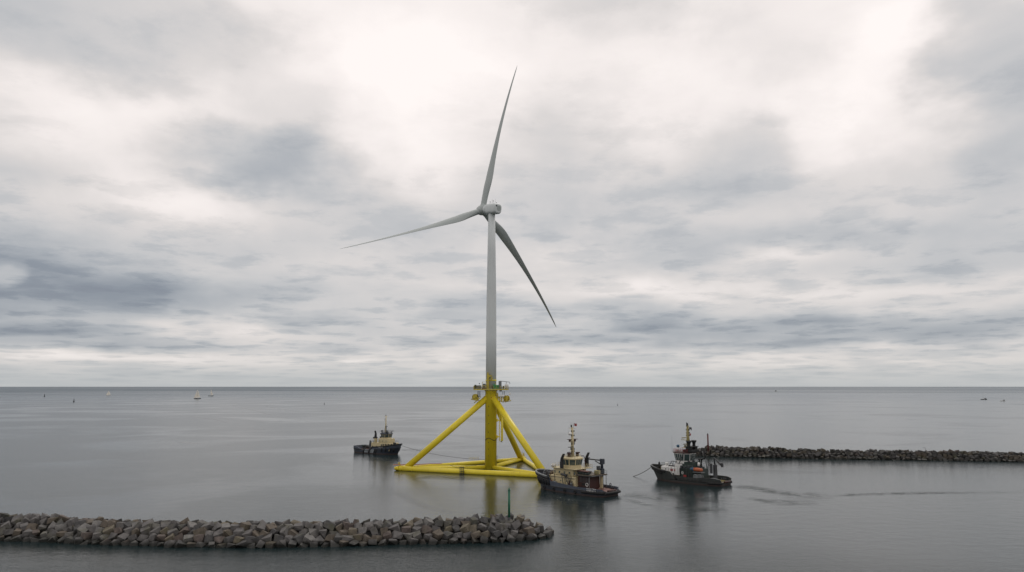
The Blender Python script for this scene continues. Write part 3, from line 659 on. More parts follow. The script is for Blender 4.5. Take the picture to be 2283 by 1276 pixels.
# ------------------------------------------------------------ tugboats
def smooth_interp(tb, x): return interp(tb, x)
class Hull:
    def __init__(s, t, L, W, top, deckz, prof, m_hull, m_bul, m_deck, rake=1.6, strake=.5, fore=None, xfore=.7):
        s.t, s.L, s.hb, s.topf, s.deckz, s.rake = t, L, W / 2, top, deckz, rake
        ss = [(0, 0), (0, .18), (0, .36), (0, .54), (.004, .66), (.018, .78), (.05, .88), (.09, .93), (.15, .97), (.22, .99), (.3, 1), (.4, 1), (.482, 1), (.5, 1), (.6, .99), (.62, .985), (.65, .977), (.68, .965), (.688, .962), (.70, .955), (.75, .925), (.81, .86), (.86, .775), (.9, .68), (.93, .585), (.955, .48), (.975, .36), (.99, .22), (.998, .1), (1, 0)]
        s.ss = ss; full = [(x, y) for x, y in ss] + [(x, -y) for x, y in reversed(ss[1:-1])]
        s.full = full; s.strk = strake
        def level(f, fn_z, inset=0.0):
            out = []
            for x, y in full:
                tz = s.topf(x, abs(y)); z = fn_z(x, abs(y)); q = max(0, min(1, z / 4.8))
                nar = 1 - (1 - q) * interp([(0, .10), (.3, .03), (.6, .04), (.8, .16), (.93, .34), (1, .5)], x)
                xx = -L / 2 + x * L - rake * (1 - q) * interp([(0, -.35), (.12, 0), (.6, 0), (.85, .5), (1, 1)], x)
                yy = y * s.hb * nar
                if inset: # towards centre
                    r_ = hypot(xx * .36, yy) + 1e-6; xx -= inset * (xx * .36) / r_ ; yy -= inset * yy / r_
                out.append((xx, yy, z))
            return out
        s.level = level
        T_ = lambda x, y: s.topf(x, y)
        st = lambda x, y: max(.7, s.topf(x, y) * strake) if strake < 1 else s.topf(x, y)
        s.stz = st
        B().loft([level(0, lambda x, y: -1.2), level(0, lambda x, y: 0), level(0, lambda x, y: .38)], False, True).build('boot_stripe', M['anti'], t)
        B().loft([level(0, lambda x, y: .38), level(0, lambda x, y: (.38 + st(x, y)) / 2), level(0, st)], False, True).build('hull', m_hull, t)
        B().loft([level(0, st), level(0, T_), level(0, T_, .22), level(0, lambda x, y: s.deckz(x) - .05, .24)], False, False).build('bulwark', m_bul, t)
        if fore:
            bw = [o for o in t.children if o.name.startswith('bulwark')][-1]; bw.data.materials.append(fore)
            for q in bw.data.polygons:
                if q.center.x > -L / 2 + xfore * L - .6: q.material_index = 1
        dk = level(0, lambda x, y: s.deckz(x), .2); n = len(ss); vs = dk; N = len(full); fs = []
        for i in range(1, n - 1):
            a, a2 = i, N - i; c, c2 = i + 1, (N - i - 1) % N
            if c == n - 1: fs.append((a, c, a2))
            else: fs.append((a, c, c2, a2))
        fs.append((0, 1, N - 1)); B().add(vs, fs).build('deck', m_deck, t)
    def pt(s, x, side, z):      # a point on the outer skin at fraction x
        tb = s.ss; y = [p for p in tb]; yy = 0
        for (a, ya), (b_, yb) in zip(tb[3:], tb[4:]):
            if a <= x <= b_ and b_ > a: yy = ya + (yb - ya) * (x - a) / (b_ - a)
        q = max(0, min(1, z / 4.8)); nar = 1 - (1 - q) * interp([(0, .10), (.3, .03), (.6, .04), (.8, .16), (.93, .34), (1, .5)], x)
        xx = -s.L / 2 + x * s.L - s.rake * (1 - q) * interp([(0, -.35), (.12, 0), (.6, 0), (.85, .5), (1, 1)], x)
        return Vector((xx, side * yy * s.hb * nar, z))
    def rail_tube(s, x0, x1, dz, r, m, name, sides=(1, -1), zf=None, n=40):
        for sd in sides:
            pts = []
            for i in range(n + 1):
                x = x0 + (x1 - x0) * i / n; z = (zf(x) if zf else s.topf(x, 1)) + dz; q = s.pt(min(x, .9995), sd, z); pts.append(q)
            B().tube(pts, r, 8).build(name, m, s.t)
def around(h, x0, dz, r, m, name, zf):     # one tube round the bow or the stern from side to side
    pts = []
    return
def wheelhouse(t, c, lx, ly, z0, zs, zh, zr, flare, m, mroof, roofh=.35, over=.25, panes=(3, 1, 2), lean=0):
    cx, cy = c
    def octo(g, z, cut=.28):
        hx, hy = lx / 2 + g, ly / 2 + g; k_ = min(lx, ly) * cut
        return [(cx + hx, cy - hy + k_, z), (cx + hx, cy + hy - k_, z), (cx + hx - k_, cy + hy, z), (cx - hx + k_, cy + hy, z), (cx - hx, cy + hy - k_, z), (cx - hx, cy - hy + k_, z), (cx - hx + k_, cy - hy, z), (cx + hx - k_, cy - hy, z)]
    B().loft([octo(0, z0), octo(0, zs), octo(flare, zh), octo(flare, zr)], True).build('wheelhouse', m, t); wh = t.children[-1]
    wh = [o for o in t.children if o.name.startswith('wheelhouse')][-1]
    B().loft([octo(flare + over, zr), octo(flare + over, zr + roofh * .5), octo(flare - .35, zr + roofh + .1)], True).build('roof', mroof, wh)
    a_, b_ = octo(.03, zs), octo(flare + .03, zh)
    for i in range(8):
        j = (i + 1) % 8; n_ = {0: panes[0], 4: panes[0], 2: panes[2], 6: panes[2]}.get(i, panes[1])
        for q in range(n_):
            f0, f1 = (q + .1) / n_, (q + .9) / n_; P0, P1 = Vector(a_[i]), Vector(a_[j]); Q0, Q1 = Vector(b_[i]), Vector(b_[j])
            lo, hi = .1, .93
            A1 = P0.lerp(P1, f0); A2 = P0.lerp(P1, f1); B1 = Q0.lerp(Q1, f0); B2 = Q0.lerp(Q1, f1)
            vs = [A1.lerp(B1, lo), A2.lerp(B2, lo), A2.lerp(B2, hi), A1.lerp(B1, hi)]
            nn = (vs[1] - vs[0]).cross(vs[3] - vs[0]).normalized() * .03
            B().add([v - nn for v in vs] + [v + nn for v in vs], [(0, 1, 2, 3), (4, 5, 6, 7), (0, 1, 5, 4), (1, 2, 6, 5), (2, 3, 7, 6), (3, 0, 4, 7)]).build('window', M['glass'], wh)
    return wh
def rail(t, pts, h, m, name='railing', r=.035, step=1.1):
    b = B()
    for p0, p1 in zip(pts, pts[1:]):
        p0, p1 = Vector(p0), Vector(p1); n_ = max(1, int((p1 - p0).length / step))
        for i in range(n_ + 1): q = p0.lerp(p1, i / n_); b.tube([q, q + Vector((0, 0, h))], r, 5)
        for hh in (h * .5, h): b.tube([p0 + Vector((0, 0, hh)), p1 + Vector((0, 0, hh))], r, 5)
    return b.build(name, m, t)
def lamp_head(b, x, y, z, dx=.0, dy=.0, s=.28): b.box(x - s + dx, x + s + dx, y - s * .8 + dy, y + s * .8 + dy, z - s * .6, z + s * .6)
def bitts(t, x, y, z, m):
    B().cyl((x - .35, y, z), (x - .35, y, z + .75), .16, .16, 10).cyl((x + .35, y, z), (x + .35, y, z + .75), .16, .16, 10).box(x - .6, x + .6, y - .07, y + .07, z + .3, z + .45).build('bitts', m, t)
def porthole_row(t, x0, x1, y, z, n, par):
    for i in range(n):
        x = x0 + (x1 - x0) * i / max(1, n - 1); B().cyl((x, y - .04, z), (x, y + .04, z), .2, .2, 12).build('porthole', M['glass'], par)

# ---- near tug (cream house, pushing against the foundation)
A = empty('tugboat', (18.6, 222.2, 0), atan2(.72, -.693))
tag(A, 'navy tugboat with cream house, red aft deck and cream mast, pushing the yellow foundation', 'tugboat', 'tugboats towing the turbine')
def topA(x, y):
    z = interp([(0, 2.1), (.3, 2.2), (.5, 2.6), (.66, 2.9), (.684, 2.95), (.69, 4.2), (.8, 4.5), (1, 5.2)], x)
    if x < .012 and y < .6: z = 1.35
    elif x < .03 and y <= .67: z = 1.7
    return z
dkA = lambda x: interp([(0, 1.3), (.6, 1.45), (.685, 1.6), (.69, 2.9), (1, 3.6)], x)
h = Hull(A, 29.5, 10.6, topA, dkA, None, M['navy'], M['slate'], M['redeck'], strake=.56, fore=M['navy'], xfore=.70)
h.rail_tube(.72, .9995, -.15, .30, M['grey'], 'bow_rail')
h.rail_tube(.70, .9995, -.6, .36, M['black'], 'bow_fender')
h.rail_tube(.70, .9995, -1.1, .24, M['dark'], 'bow_fender')
h.rail_tube(.0, .70, 0, .14, M['dark'], 'rubbing_strake', zf=lambda x: 1.45)
h.rail_tube(.70, .985, 0, .12, M['dark'], 'rubbing_strake', zf=lambda x: 1.45 + (x - .7) * 1.2)
h.rail_tube(.006, .25, 0, .42, M['black'], 'stern_fender', zf=lambda x: 1.05)
b = B(); b.tube([(-14.6, 3.5, 1.0), (-14.85, 2.0, 1.0), (-14.9, 0, 1.0), (-14.85, -2.0, 1.0), (-14.6, -3.5, 1.0)], .38, 10); b.build('stern_fender', M['black'], A)
B().cyl((-14.35, -1.7, 1.45), (-14.35, 1.7, 1.45), .32, .32, 16).build('stern_roller', M['rust'], A)
b = B()
for side in (1, -1):
    for i in range(6):
        x = .705 + i * .045; p0 = h.pt(x - .006, side, 1.55); p1 = h.pt(x + .006, side, 3.5); b.cyl(p0, p1, .34, .34, 8)
b.build('vertical_fender', M['black'], A)
for side in (1, -1):
    for x in (.33, .47, .62, .80): q = h.pt(x, side, .75); B().torus(q + Vector((0, side * .12, 0)), (0, 1, 0), .38, .17, 14, 8).build('tyre_fender', M['black'], A)
# house
b = B(); b.box(-3.6, 6.4, -3.4, 3.4, 1.4, 4.6, .12); b.box(-2.4, 5.6, -3.0, 3.0, 4.6, 6.75, .1)
b.box(6.4, 8.2, -2.4, 2.4, 2.9, 4.4, .1); dh = b.build('deckhouse', M['cream'], A)
b = B(); b.prism([(-4.2, -4.0), (5.2, -4.0), (6.3, -2.6), (6.3, 2.6), (5.2, 4.0), (-4.2, 4.0)], 6.75, 6.9); b.build('bridge_deck', M['cream'], A)
rail(A, [(-4.1, -3.9, 6.9), (-4.1, 3.9, 6.9), (5.1, 3.9, 6.9), (6.2, 2.6, 6.9), (6.2, -2.6, 6.9), (5.1, -3.9, 6.9), (-4.1, -3.9, 6.9)], .95, M['cream'])
rail(A, [(6.3, -3.3, 4.6), (-3.5, -3.3, 4.6)], .9, M['cream']); rail(A, [(6.3, 3.3, 4.6), (-3.5, 3.3, 4.6)], .9, M['cream'])
porthole_row(A, -2.5, 4.5, 3.42, 3.2, 4, dh)
B().box(-1.6, -.9, 3.38, 3.44, 1.6, 3.4).build('door', M['rust'], dh); B().box(2.2, 2.9, 3.38, 3.44, 1.6, 3.4).build('door', M['cream'], dh)
B().box(-2.46, -2.38, -2.0, -1.3, 4.8, 6.5).build('door', M['rust'], dh)
wh = wheelhouse(A, (.6, 0), 5.2, 5.4, 6.9, 7.6, 9.45, 9.5, .3, M['cream'], M['cream'], .5, .15)
for y in (-1.1, 1.1):
    B().box(-2.1, -1.45, y - .65, y + .65, 9.88, 10.0).build('skylight', M['glass'], wh)
# monkey island
b = B(); b.box(-.6, 2.6, -1.8, 1.8, 9.7, 10.1, .1); b.build('top_deck', M['cream'], A)
rail(A, [(-1.0, -2.2, 9.8), (-1.0, 2.2, 9.8), (2.8, 2.2, 9.8), (2.8, -2.2, 9.8), (-1.0, -2.2, 9.8)], .9, M['cream'])
mst = B().cyl((.4, 0, 10), (.4, 0, 18.6), .52, .34, 10).box(.15, .65, -.22, .22, 18.6, 18.8)
for z, wd in ((12.3, .9), (15.2, 1.1), (17.0, 1.5), (18.4, 1.6)): mst.tube([(.4, -wd, z), (.4, wd, z)], .05)
mst.box(-.1, .9, -1.0, 1.0, 14.3, 14.36); mst.box(-.1, .9, -.8, .8, 11.7, 11.76)
mst = mst.build('mast', M['cream'], A)
b = B(); b.box(-.2, .0, .3, 2.4, 12.9, 13.1); b.cyl((-.1, 1.3, 12.2), (-.1, 1.3, 12.9), .12, .12, 8); b.tube([(.4, 0, 12.2), (-.1, 1.3, 12.2)], .06); b.build('radar', M['dark'], mst)
b = B(); b.box(.6, .8, -1.2, 1.0, 10.9, 11.1); b.cyl((.7, 0, 10.1), (.7, 0, 10.9), .1, .1, 8); b.build('radar', M['white'], mst)
for y in (-1.15, 1.15):
    b = B(); b.box(.1, .7, y - .16, y + .16, 14.5, 15.1); b.box(-.2, .8, y - .55 + (.25 if y > 0 else -.25), y + .55 + (.25 if y > 0 else -.25), 15.15, 15.3); b.build('fire_monitor', M['rust'], mst)
b = B()
for z in (11.4, 12.1, 13.6, 14.1, 16.1, 17.4): b.box(.02, .22, -.62, -.38, z, z + .5); b.box(.02, .22, .38, .62, z, z + .5)
b.box(.2, .5, .3, .6, 18.9, 19.5); b.build('navigation_light', M['black'], mst)
b = B(); b.tube([(.4, .55, 18.6), (.4, .6, 20.3)], .04, 5); b.tube([(.4, -.4, 18.6), (.4, -.4, 20.0)], .03, 5); b.tube([(.4, .1, 18.8), (.4, .1, 19.9)], .04, 5); b.tube([(.4, 1.6, 17.0), (.4, 1.6, 17.9)], .03, 5); b.tube([(.4, 1.4, 18.4), (.4, 1.4, 19.0)], .03, 5); b.build('aerial', M['grey'], mst)
b = B(); b.tube([(.4, -.75, 18.6), (.4, -.8, 20.0)], .03, 5); b.build('flagpole', M['grey'], mst)
fv = [(.4 - .05 * i * i * .2, -.8 - .3 * i, z + .12 * sin(i * 1.6)) for z in (19.1, 19.9) for i in range(5)]
B().add(fv, [(i, i + 1, i + 6, i + 5) for i in range(4)]).build('flag', M['red'], mst)
B().add([(v[0] - .02, v[1], v[2]) for v in [(.4, -1.05, 19.17), (.4, -1.25, 19.2), (.4, -1.25, 19.98), (.4, -1.05, 19.95)]] , [(0, 1, 2, 3)]).build('flag_cross', M['white'], mst)
B().lathe([(.05, -.5), (.5, -.3), (.6, 0), (.45, .35), (.05, .5)], (.3, 1.1, 16.9), 14).build('satellite_dome', M['white'], mst)
for y, q in ((1.9, 1), (-1.9, -1)):
    b = B(); b.box(-.3, .5, y - .3, y + .3, 10.0, 11.0); b.box(-.5, .3, y - .6, y + .6, 11.05, 11.35); b.build('fire_monitor', M['rust'], A)
b = B(); b.lathe([(.3, 10.9), (.6, 11.0), (.5, 11.4), (.1, 11.5)], (1.0, 1.0, 0), 12); b.lathe([(.2, 10.9), (.35, 11.0), (.3, 11.4), (.1, 11.5)], (1.0, -.9, 0), 12); b.build('searchlight', M['navy'], A)
for side in (1, -1):
    y = side * 4.3; fx = 1.5 if side > 0 else -.9
    f = B().box(fx - 1.1, fx, y - .35, y + .35, 6.9, 8.9, .12).build('funnel', M['funnel'], A)
    b = B(); b.loft([[(fx + c_ * u_ + o_, y + d_ * v_, z_) for c_, d_ in ((-1, -1), (1, -1), (1, 1), (-1, 1))] for o_, u_, v_, z_ in ((-.55, .42, .28, 8.7), (-.75, .38, .26, 9.9), (-1.5, .3, .2, 11.2))], True); b.build('exhaust', M['black'], f)
b = B(); b.tube([(-1.0, -2.3, 10.2), (-1.2, -3.3, 10.2), (-1.2, -3.9, 9.4), (-1.2, -3.9, 7)], .13); b.tube([(-1.9, -2.9, 8.9), (-1.9, -3.2, 8.4), (-1.9, -3.2, 7)], .2); b.build('vent_pipe', M['rust'], A)
b = B(); b.cyl((-2.2, -4.4, 6.9), (-2.2, -4.4, 9.6), .09, .09, 8); b.box(-2.4, -2.0, -4.9, -4.0, 9.5, 9.7); b.build('light_pole', M['dark'], A)
# aft red house with the boat platform and winch
b = B(); b.box(-8.0, -3.65, -2.6, 2.4, 1.4, 4.9, .15); ah = b.build('aft_house', M['rust'], A)
b = B(); b.torus((-7.2, 2.42, 2.7), (0, 1, 0), .45, .11, 16, 6); b.build('hawse_ring', M['white'], ah)
B().cyl((-7.2, 2.38, 2.7), (-7.2, 2.44, 2.7), .4, .4, 14).build('hawse_hole', M['black'], ah); B().box(-6.7, -5.2, 2.38, 2.43, 2.4, 3.0).build('hawse_hole', M['black'], ah)
b = B(); b.box(-8.45, -8.1, -3.7, -3.4, 1.4, 5.3); b.box(-8.9, -8.2, -2.9, -2.3, 1.4, 5.3); b.build('house_post', M['cream'], A)
b = B(); b.prism([(-9.6, -4.1), (-3.7, -4.1), (-3.7, 3.2), (-8.6, 3.2)], 5.3, 5.5); b.build('boat_platform', M['woodeck'], A)
rail(A, [(-9.5, -4.0, 5.5), (-8.6, 3.1, 5.5), (-4.0, 3.1, 5.5)], .95, M['grey']); rail(A, [(-9.5, -4.0, 5.5), (-8.0, -4.0, 5.5)], .95, M['grey'])
for x, y in ((-9.3, -3.9), (-9.2, -2.6), (-8.5, 2.9)): B().cyl((x, y, 1.35), (x, y, 5.3), .09, .09, 8).build('platform_post', M['grey'], A)
b = B(); b.loft([[( -7.8, 1.6, 5.6), (-4.2, 1.6, 5.6), (-4.2, 2.9, 5.6), (-7.8, 2.9, 5.6)], [(-8.1, 1.3, 6.3), (-4.1, 1.3, 6.3), (-4.1, 3.1, 6.3), (-8.1, 3.1, 6.3)]], True); b.build('workboat', M['dgreen'], A)
B().tube([(-8.1, 1.3, 6.4), (-8.1, 3.1, 6.4), (-4.1, 3.1, 6.4), (-4.1, 1.3, 6.4), (-8.1, 1.3, 6.4)], .16, 8).build('boat_tube', M['rust'], A)
B().box(-7.6, -4.6, 1.7, 2.7, 6.35, 6.6, .1).build('boat_cover', M['redeck'], A)
B().box(-8.9, -7.9, -1.2, .0, 5.5, 6.7, .1).build('deck_box', M['olive'], A); B().box(-8.3, -7.4, -2.6, -1.7, 6.6, 7.8, .1).build('deck_box', M['dark'], A); B().box(-8.3, -7.4, -2.6, -1.7, 5.5, 6.55, .05).build('deck_box', M['cream'], A)
b = B(); b.box(-8.8, -7.0, -3.9, -2.7, 5.5, 7.0, .1); b.cyl((-8.1, -3.5, 6.5), (-8.1, -3.5, 9.6), .45, .35, 12); b.box(-8.7, -7.6, -4.2, -3.0, 8.2, 9.8, .1); cr = b.build('deck_crane', M['navy'], A)
b = B(); b.tube([(-8.1, -3.5, 9.3), (-1.8, -4.7, 10.7 - 1.5)], .2, 6); b.tube([(-8.0, -3.5, 8.0), (-5.2, -4.0, 8.9)], .16, 6); b.build('crane_boom', M['dark'], cr)
b = B()
for x in (-3.0, -1.0, 1.0, 3.0, 4.9): b.box(x - .3, x + .3, 3.0, 3.06, 5.2, 5.9)
b.build('side_window', M['glass'], dh)
b = B()
for x in (-2.0, .4, 4.6): b.tube([(x, 3.46, 1.5), (x, 3.46, 4.5), (x + .3, 3.3, 4.9)], .07)
b.tube([(-3.4, 3.48, 4.1), (6.2, 3.48, 4.1)], .06); b.tube([(-2.42, -2.2, 6.4), (-2.42, 2.4, 6.4)], .05)
b.build('pipework', M['dark'], dh)
b = B()
for i in range(9): b.box(-3.4 + i * .28, -3.2 + i * .28, 3.5, 4.2, 1.5 + i * .35, 1.56 + i * .35)
b.tube([(-3.4, 4.2, 1.6), (-1.0, 4.2, 4.8)], .06); b.tube([(-3.4, 4.2, 2.5), (-1.0, 4.2, 5.7)], .05); b.build('stairway', M['dark'], A)
b = B()
for i, (x, y) in enumerate(((7.0, 3.2), (7.8, 2.9), (8.8, 1.8), (7.6, 1.9), (9.0, 3.0), (8.2, -2.6), (6.9, -3.1))): b.box(x - .3, x + .3, y - .25, y + .25, 3.0, 3.6 + (i * 37 % 10) * .12, .05)
b.build('deck_gear', M['dark'], A)
b = B()
for i in range(6): b.box(-7.9 + i * .6, -7.6 + i * .6, 2.42, 2.5, 3.4, 4.8)
b.tube([(-8, 2.55, 3.3), (-3.8, 2.55, 3.3)], .07); b.tube([(-8, 2.55, 1.9), (-3.8, 2.55, 1.9)], .07); b.build('stiffener', M['dark'], ah)
B().box(-9.55, -3.75, 3.05, 3.15, 5.1, 5.45).box(-9.7, -8.7, -4.1, 3.1, 5.15, 5.29).build('platform_edge', M['dark'], A)
# deck gear
b = B(); b.cyl((-1.0, 4.3, 4.9), (1.2, 4.3, 5.2), .4, .35, 10); b.tube([(1.0, 4.3, 5.1), (.6, 4.3, 3.2), (0.2, 4.3, 1.5)], .12); b.tube([(-.6, 4.3, 4.8), (-1.8, 4.2, 1.6)], .12); b.build('boom_support', M['dark'], A)
b = B()
for x, y in ((4.2, 4.2), (3.4, 4.4), (-2.6, 4.0)): b.lathe([(.3, 1.5), (.3, 2.5), (.42, 2.6), (.42, 2.9), (.1, 3.0)], (x, y, 0), 10)
b.build('vent_mushroom', M['grey'], A)
b = B(); b.cyl((9.8, -1.5, 4.2), (9.8, 1.5, 4.2), .75, .75, 16); b.cyl((9.8, -1.7, 4.2), (9.8, -1.5, 4.2), 1.1, 1.1, 16); b.cyl((9.8, 1.5, 4.2), (9.8, 1.7, 4.2), 1.1, 1.1, 16); b.box(8.9, 10.6, -1.9, -1.7, 3.1, 4.2); b.box(8.9, 10.6, 1.7, 1.9, 3.1, 4.2); b.build('anchor_winch', M['dark'], A)
b = B(); b.torus((11.6, 0, 4.4), (1, 0, 0), .9, .14, 14, 8, 0, 2 * pi); b.build('towing_staple', M['grey'], A)
b = B(); b.lathe([(.05, -.8), (.5, -.7), (.5, .7), (.05, .8)], (5.2, 3.2, 7.35), 12, (1, 0, 0)); b.build('liferaft', M['white'], A)
b = B(); b.lathe([(.05, -.8), (.5, -.7), (.5, .7), (.05, .8)], (5.2, -3.2, 7.35), 12, (1, 0, 0)); b.build('liferaft', M['white'], A)
b = B(); b.box(7.2, 8.2, .6, 1.6, 4.4, 5.5, .1); b.box(6.6, 7.2, 2.0, 2.9, 4.4, 5.2, .1); b.build('deck_box', M['rust'], A)
b = B(); b.tube([(8.4, 3.6, 5.0), (9.8, 3.0, 4.6), (11, 2.2, 4.4), (9, 2.6, 3.6)], .12); b.build('hawser', M['grey'], A)
for x, y in ((-11.5, 3.9), (-11.5, -3.9), (12.2, 2.2), (12.2, -2.2), (-1, 4.7)): bitts(A, x, y, dkA((x + 14.75) / 29.5), M['dark'])
b = B(); b.torus((-12.2, 2.4, 1.45), (0, 0, 1), .5, .09, 12, 6); b.torus((-12.2, 2.4, 1.62), (0, 0, 1), .42, .09, 12, 6); b.build('rope_coil', M['rope'], A)
b = B(); b.torus((-10.5, -4.35, 2.5), (1, 0, 0), .35, .1, 12, 6); b.build('fairlead', M['black'], A)
b = B()
for x in (-13, -12, -11, -10, -9, -7.5, -6): b.box(x, x + .1, -5.15 + (.25 if x < -12 else 0), -4.6 + (.1 if x < -12 else 0), 1.35, 2.1)
for x in (-13, -12, -11, -10, -9, -7.5, -6): b.box(x, x + .1, 4.5, 5.05 - (.2 if x < -12 else 0), 1.35, 2.1)
b.build('bulwark_stay', M['slate'], A)
q = h.pt(.13, 1, 1.85)
make_text('name_lettering', 'SVITZER TRYM\nKØBENHAVN', .52, M['white'], A, (q.x, q.y + .16, 2.0 - .1), (R(90 - 2), 0, R(180 + 3)))

# ---- far left tug
Cc = empty('tugboat', (-63.0, 346.5, 0), atan2(-.54, .84))
tag(Cc, 'distant navy tugboat with cream wheelhouse left of the foundation, bow toward it', 'tugboat', 'tugboats towing the turbine')
def topC(x, y): return interp([(0, 3.1), (.12, 3.1), (.22, 2.0), (.3, 1.7), (.48, 2.2), (.5, 3.3), (.75, 3.7), (1, 4.9)], x)
dkC = lambda x: interp([(0, 1.3), (.5, 1.5), (.52, 2.2), (1, 3.4)], x)
h = Hull(Cc, 27.5, 9.4, topC, dkC, None, M['navy'], M['slate'], M['redeck'], strake=.62, rake=2.0)
h.rail_tube(.45, .9995, -.2, .26, M['black'], 'bow_fender'); h.rail_tube(.0, .5, 0, .2, M['black'], 'rubbing_strake', zf=lambda x: interp([(0, 2.0), (.5, 1.2)], x))
b = B()
for side in (1, -1):
    for x in (.30, .43, .54, .58): b.cyl(h.pt(x, side, .25) , h.pt(x + .03, side, 2.3), .3, .3, 8)
    for x in (.72, .80, .88, .94): b.cyl(h.pt(x, side, 1.2), h.pt(x, side, 3.2), .32, .32, 8)
b.build('vertical_fender', M['black'], Cc)
for side in (1, -1):
    b = B()
    for x0, x1 in ((.325, .41), (.455, .535)):
        vs = [h.pt(x0, side, .45), h.pt(x1, side, .45), h.pt(x1 + .02, side, 2.0), h.pt(x0 + .02, side, 2.0)]; o_ = Vector((0, side * .16, 0))
        b.add(vs + [v + o_ for v in vs], [(0, 1, 2, 3), (4, 5, 6, 7), (0, 1, 5, 4), (1, 2, 6, 5), (2, 3, 7, 6), (3, 0, 4, 7)])
    b.build('side_panel', M['panel'], Cc)
before_ = set(Cc.children)
b = B(); b.box(-3.6, 8.2, -3.1, 3.1, 1.5, 5.0, .12); b.box(.3, 6.2, -2.5, 2.5, 5.0, 7.0, .12); dh = b.build('deckhouse', M['cream'], Cc)
porthole_row(Cc, -2.6, 4.6, -3.12, 3.4, 4, dh); porthole_row(Cc, 1.2, 5.2, -2.52, 5.9, 3, dh); B().box(-.4, .3, -3.15, -3.08, 1.7, 3.5).build('door', M['dark'], dh); B().box(-3.0, -2.3, -3.15, -3.08, 1.7, 3.5).build('door', M['rust'], dh); B().box(2.6, 3.3, -3.15, -3.08, 2.6, 4.4).build('door', M['dark'], dh)
rail(Cc, [(-3.5, -3.0, 5.0), (8.1, -3.0, 5.0), (8.1, 3.0, 5.0), (-3.5, 3.0, 5.0), (-3.5, -3.0, 5.0)], .95, M['grey'], r=.03)
wh = wheelhouse(Cc, (3.1, 0), 4.6, 4.6, 6.6, 7.4, 8.8, 8.9, .2, M['cream'], M['navy'], .7, .25)
mst = B().cyl((2.6, 0, 9.4), (2.6, 0, 17.4), .32, .2, 8).tube([(2.6, -1.3, 17.0), (2.6, 1.3, 17.0)], .06).tube([(2.6, -.7, 13.9), (2.6, .7, 13.9)], .05).tube([(1.6, 0, 9.5), (2.5, 0, 14.2)], .06).tube([(2.6, .9, 9.5), (2.6, .1, 13.5)], .05).build('mast', M['cream'], Cc)
b = B(); b.box(2.9, 3.1, -.8, .8, 12.3, 12.5); b.box(2.7, 3.0, -.12, .12, 11.7, 12.3); b.build('radar', M['dark'], mst)
b = B()
for z in (11.2, 13.2, 14.6, 17.4): b.box(2.3, 2.55, -.15, .15, z, z + .45)
b.add([(1.7, 0, 15.2), (1.95, 0, 15.3), (2.1, 0, 16.1), (1.85, 0, 16.0), (1.7, .06, 15.2), (1.95, .06, 15.3), (2.1, .06, 16.1), (1.85, .06, 16.0)], [(0, 1, 2, 3), (4, 5, 6, 7), (0, 1, 5, 4), (1, 2, 6, 5), (2, 3, 7, 6), (3, 0, 4, 7)])
b.build('navigation_light', M['black'], mst)
for x, y, z in ((.8, 1.8, 13.3), (4.4, -1.7, 13.1)): B().tube([(x, y, 9.4), (x, y, z), (x + .5, y, z + .2)], .09, 6).build('light_pole', M['dark'], Cc)
b = B()
for x, y in ((1.5, 1.6), (1.8, -1.4), (5.2, 1.2), (5.4, -1.4)): b.cyl((x, y, 9.4), (x, y, 10.3), .2, .2, 8)
b.cyl((4.6, -1.2, 9.5), (4.6, -1.2, 11.0), .42, .42, 10)
b.build('deck_light', M['grey'], Cc); rail(Cc, [(5.8, -2.2, 9.5), (5.8, 2.2, 9.5), (1.0, 2.2, 9.5), (1.0, -2.2, 9.5), (5.8, -2.2, 9.5)], 1.1, M['dark'], r=.03)
for side in (1, -1):
    y = side * 2.3
    f = B().box(-2.7, -.9, y - .6, y + .6, 5.0, 7.0, .12).build('funnel', M['cream'], Cc); B().box(-2.75, -.85, y - .65, y + .65, 6.9, 7.6, .12).build('funnel_cap', M['funnel'], f)
    B().box(-2.72, -1.9, y + side * .6 - .03, y + side * .6 + .03, 5.4, 6.8).build('funnel_panel', M['white'], f)
    B().loft([[(-2.2, y - .35, 7.5), (-1.1, y - .35, 7.5), (-1.1, y + .35, 7.5), (-2.2, y + .35, 7.5)], [(-1.9, y - .25, 9.3), (-1.2, y - .25, 9.3), (-1.2, y + .25, 9.3), (-1.9, y + .25, 9.3)], [(-2.3, y - .25, 10.3), (-1.7, y - .25, 10.5), (-1.7, y + .25, 10.5), (-2.3, y + .25, 10.3)]], True).build('exhaust', M['black'], f)
b = B(); b.loft([[(-5.6, -2.2, 1.5), (-4.1, -2.2, 1.5), (-4.1, -1.0, 1.5), (-5.6, -1.0, 1.5)], [(-5.9, -2.0, 4.2), (-4.6, -2.0, 4.2), (-4.6, -1.2, 4.2), (-5.9, -1.2, 4.2)], [(-5.8, -1.8, 5.8), (-5.4, -1.8, 5.8), (-5.4, -1.4, 5.8), (-5.8, -1.4, 5.8)]], True); b.build('deck_crane', M['dark'], Cc)
for o_ in Cc.children:
    if o_ not in before_: o_.location.x += 1.6
b = B(); b.cyl((-7.5, -1.4, 2.6), (-7.5, 1.4, 2.6), .85, .85, 14); b.box(-8.6, -6.6, -1.8, -1.4, 1.5, 3.2); b.box(-8.6, -6.6, 1.4, 1.8, 1.5, 3.2); b.build('tow_winch', M['dark'], Cc)
b = B(); b.box(-8.8, -7.2, -2.6, -1.9, 2.9, 3.5, .1); b.build('deck_box', M['dgreen'], Cc)
b = B(); b.box(9.3, 10.4, -.8, .8, 3.2, 5.2, .2); b.cyl((10.8, -1, 3.9), (10.8, 1, 3.9), .5, .5, 12); b.box(7.0, 7.6, -2.4, -1.7, 5.0, 5.9, .1); b.build('anchor_winch', M['black'], Cc)
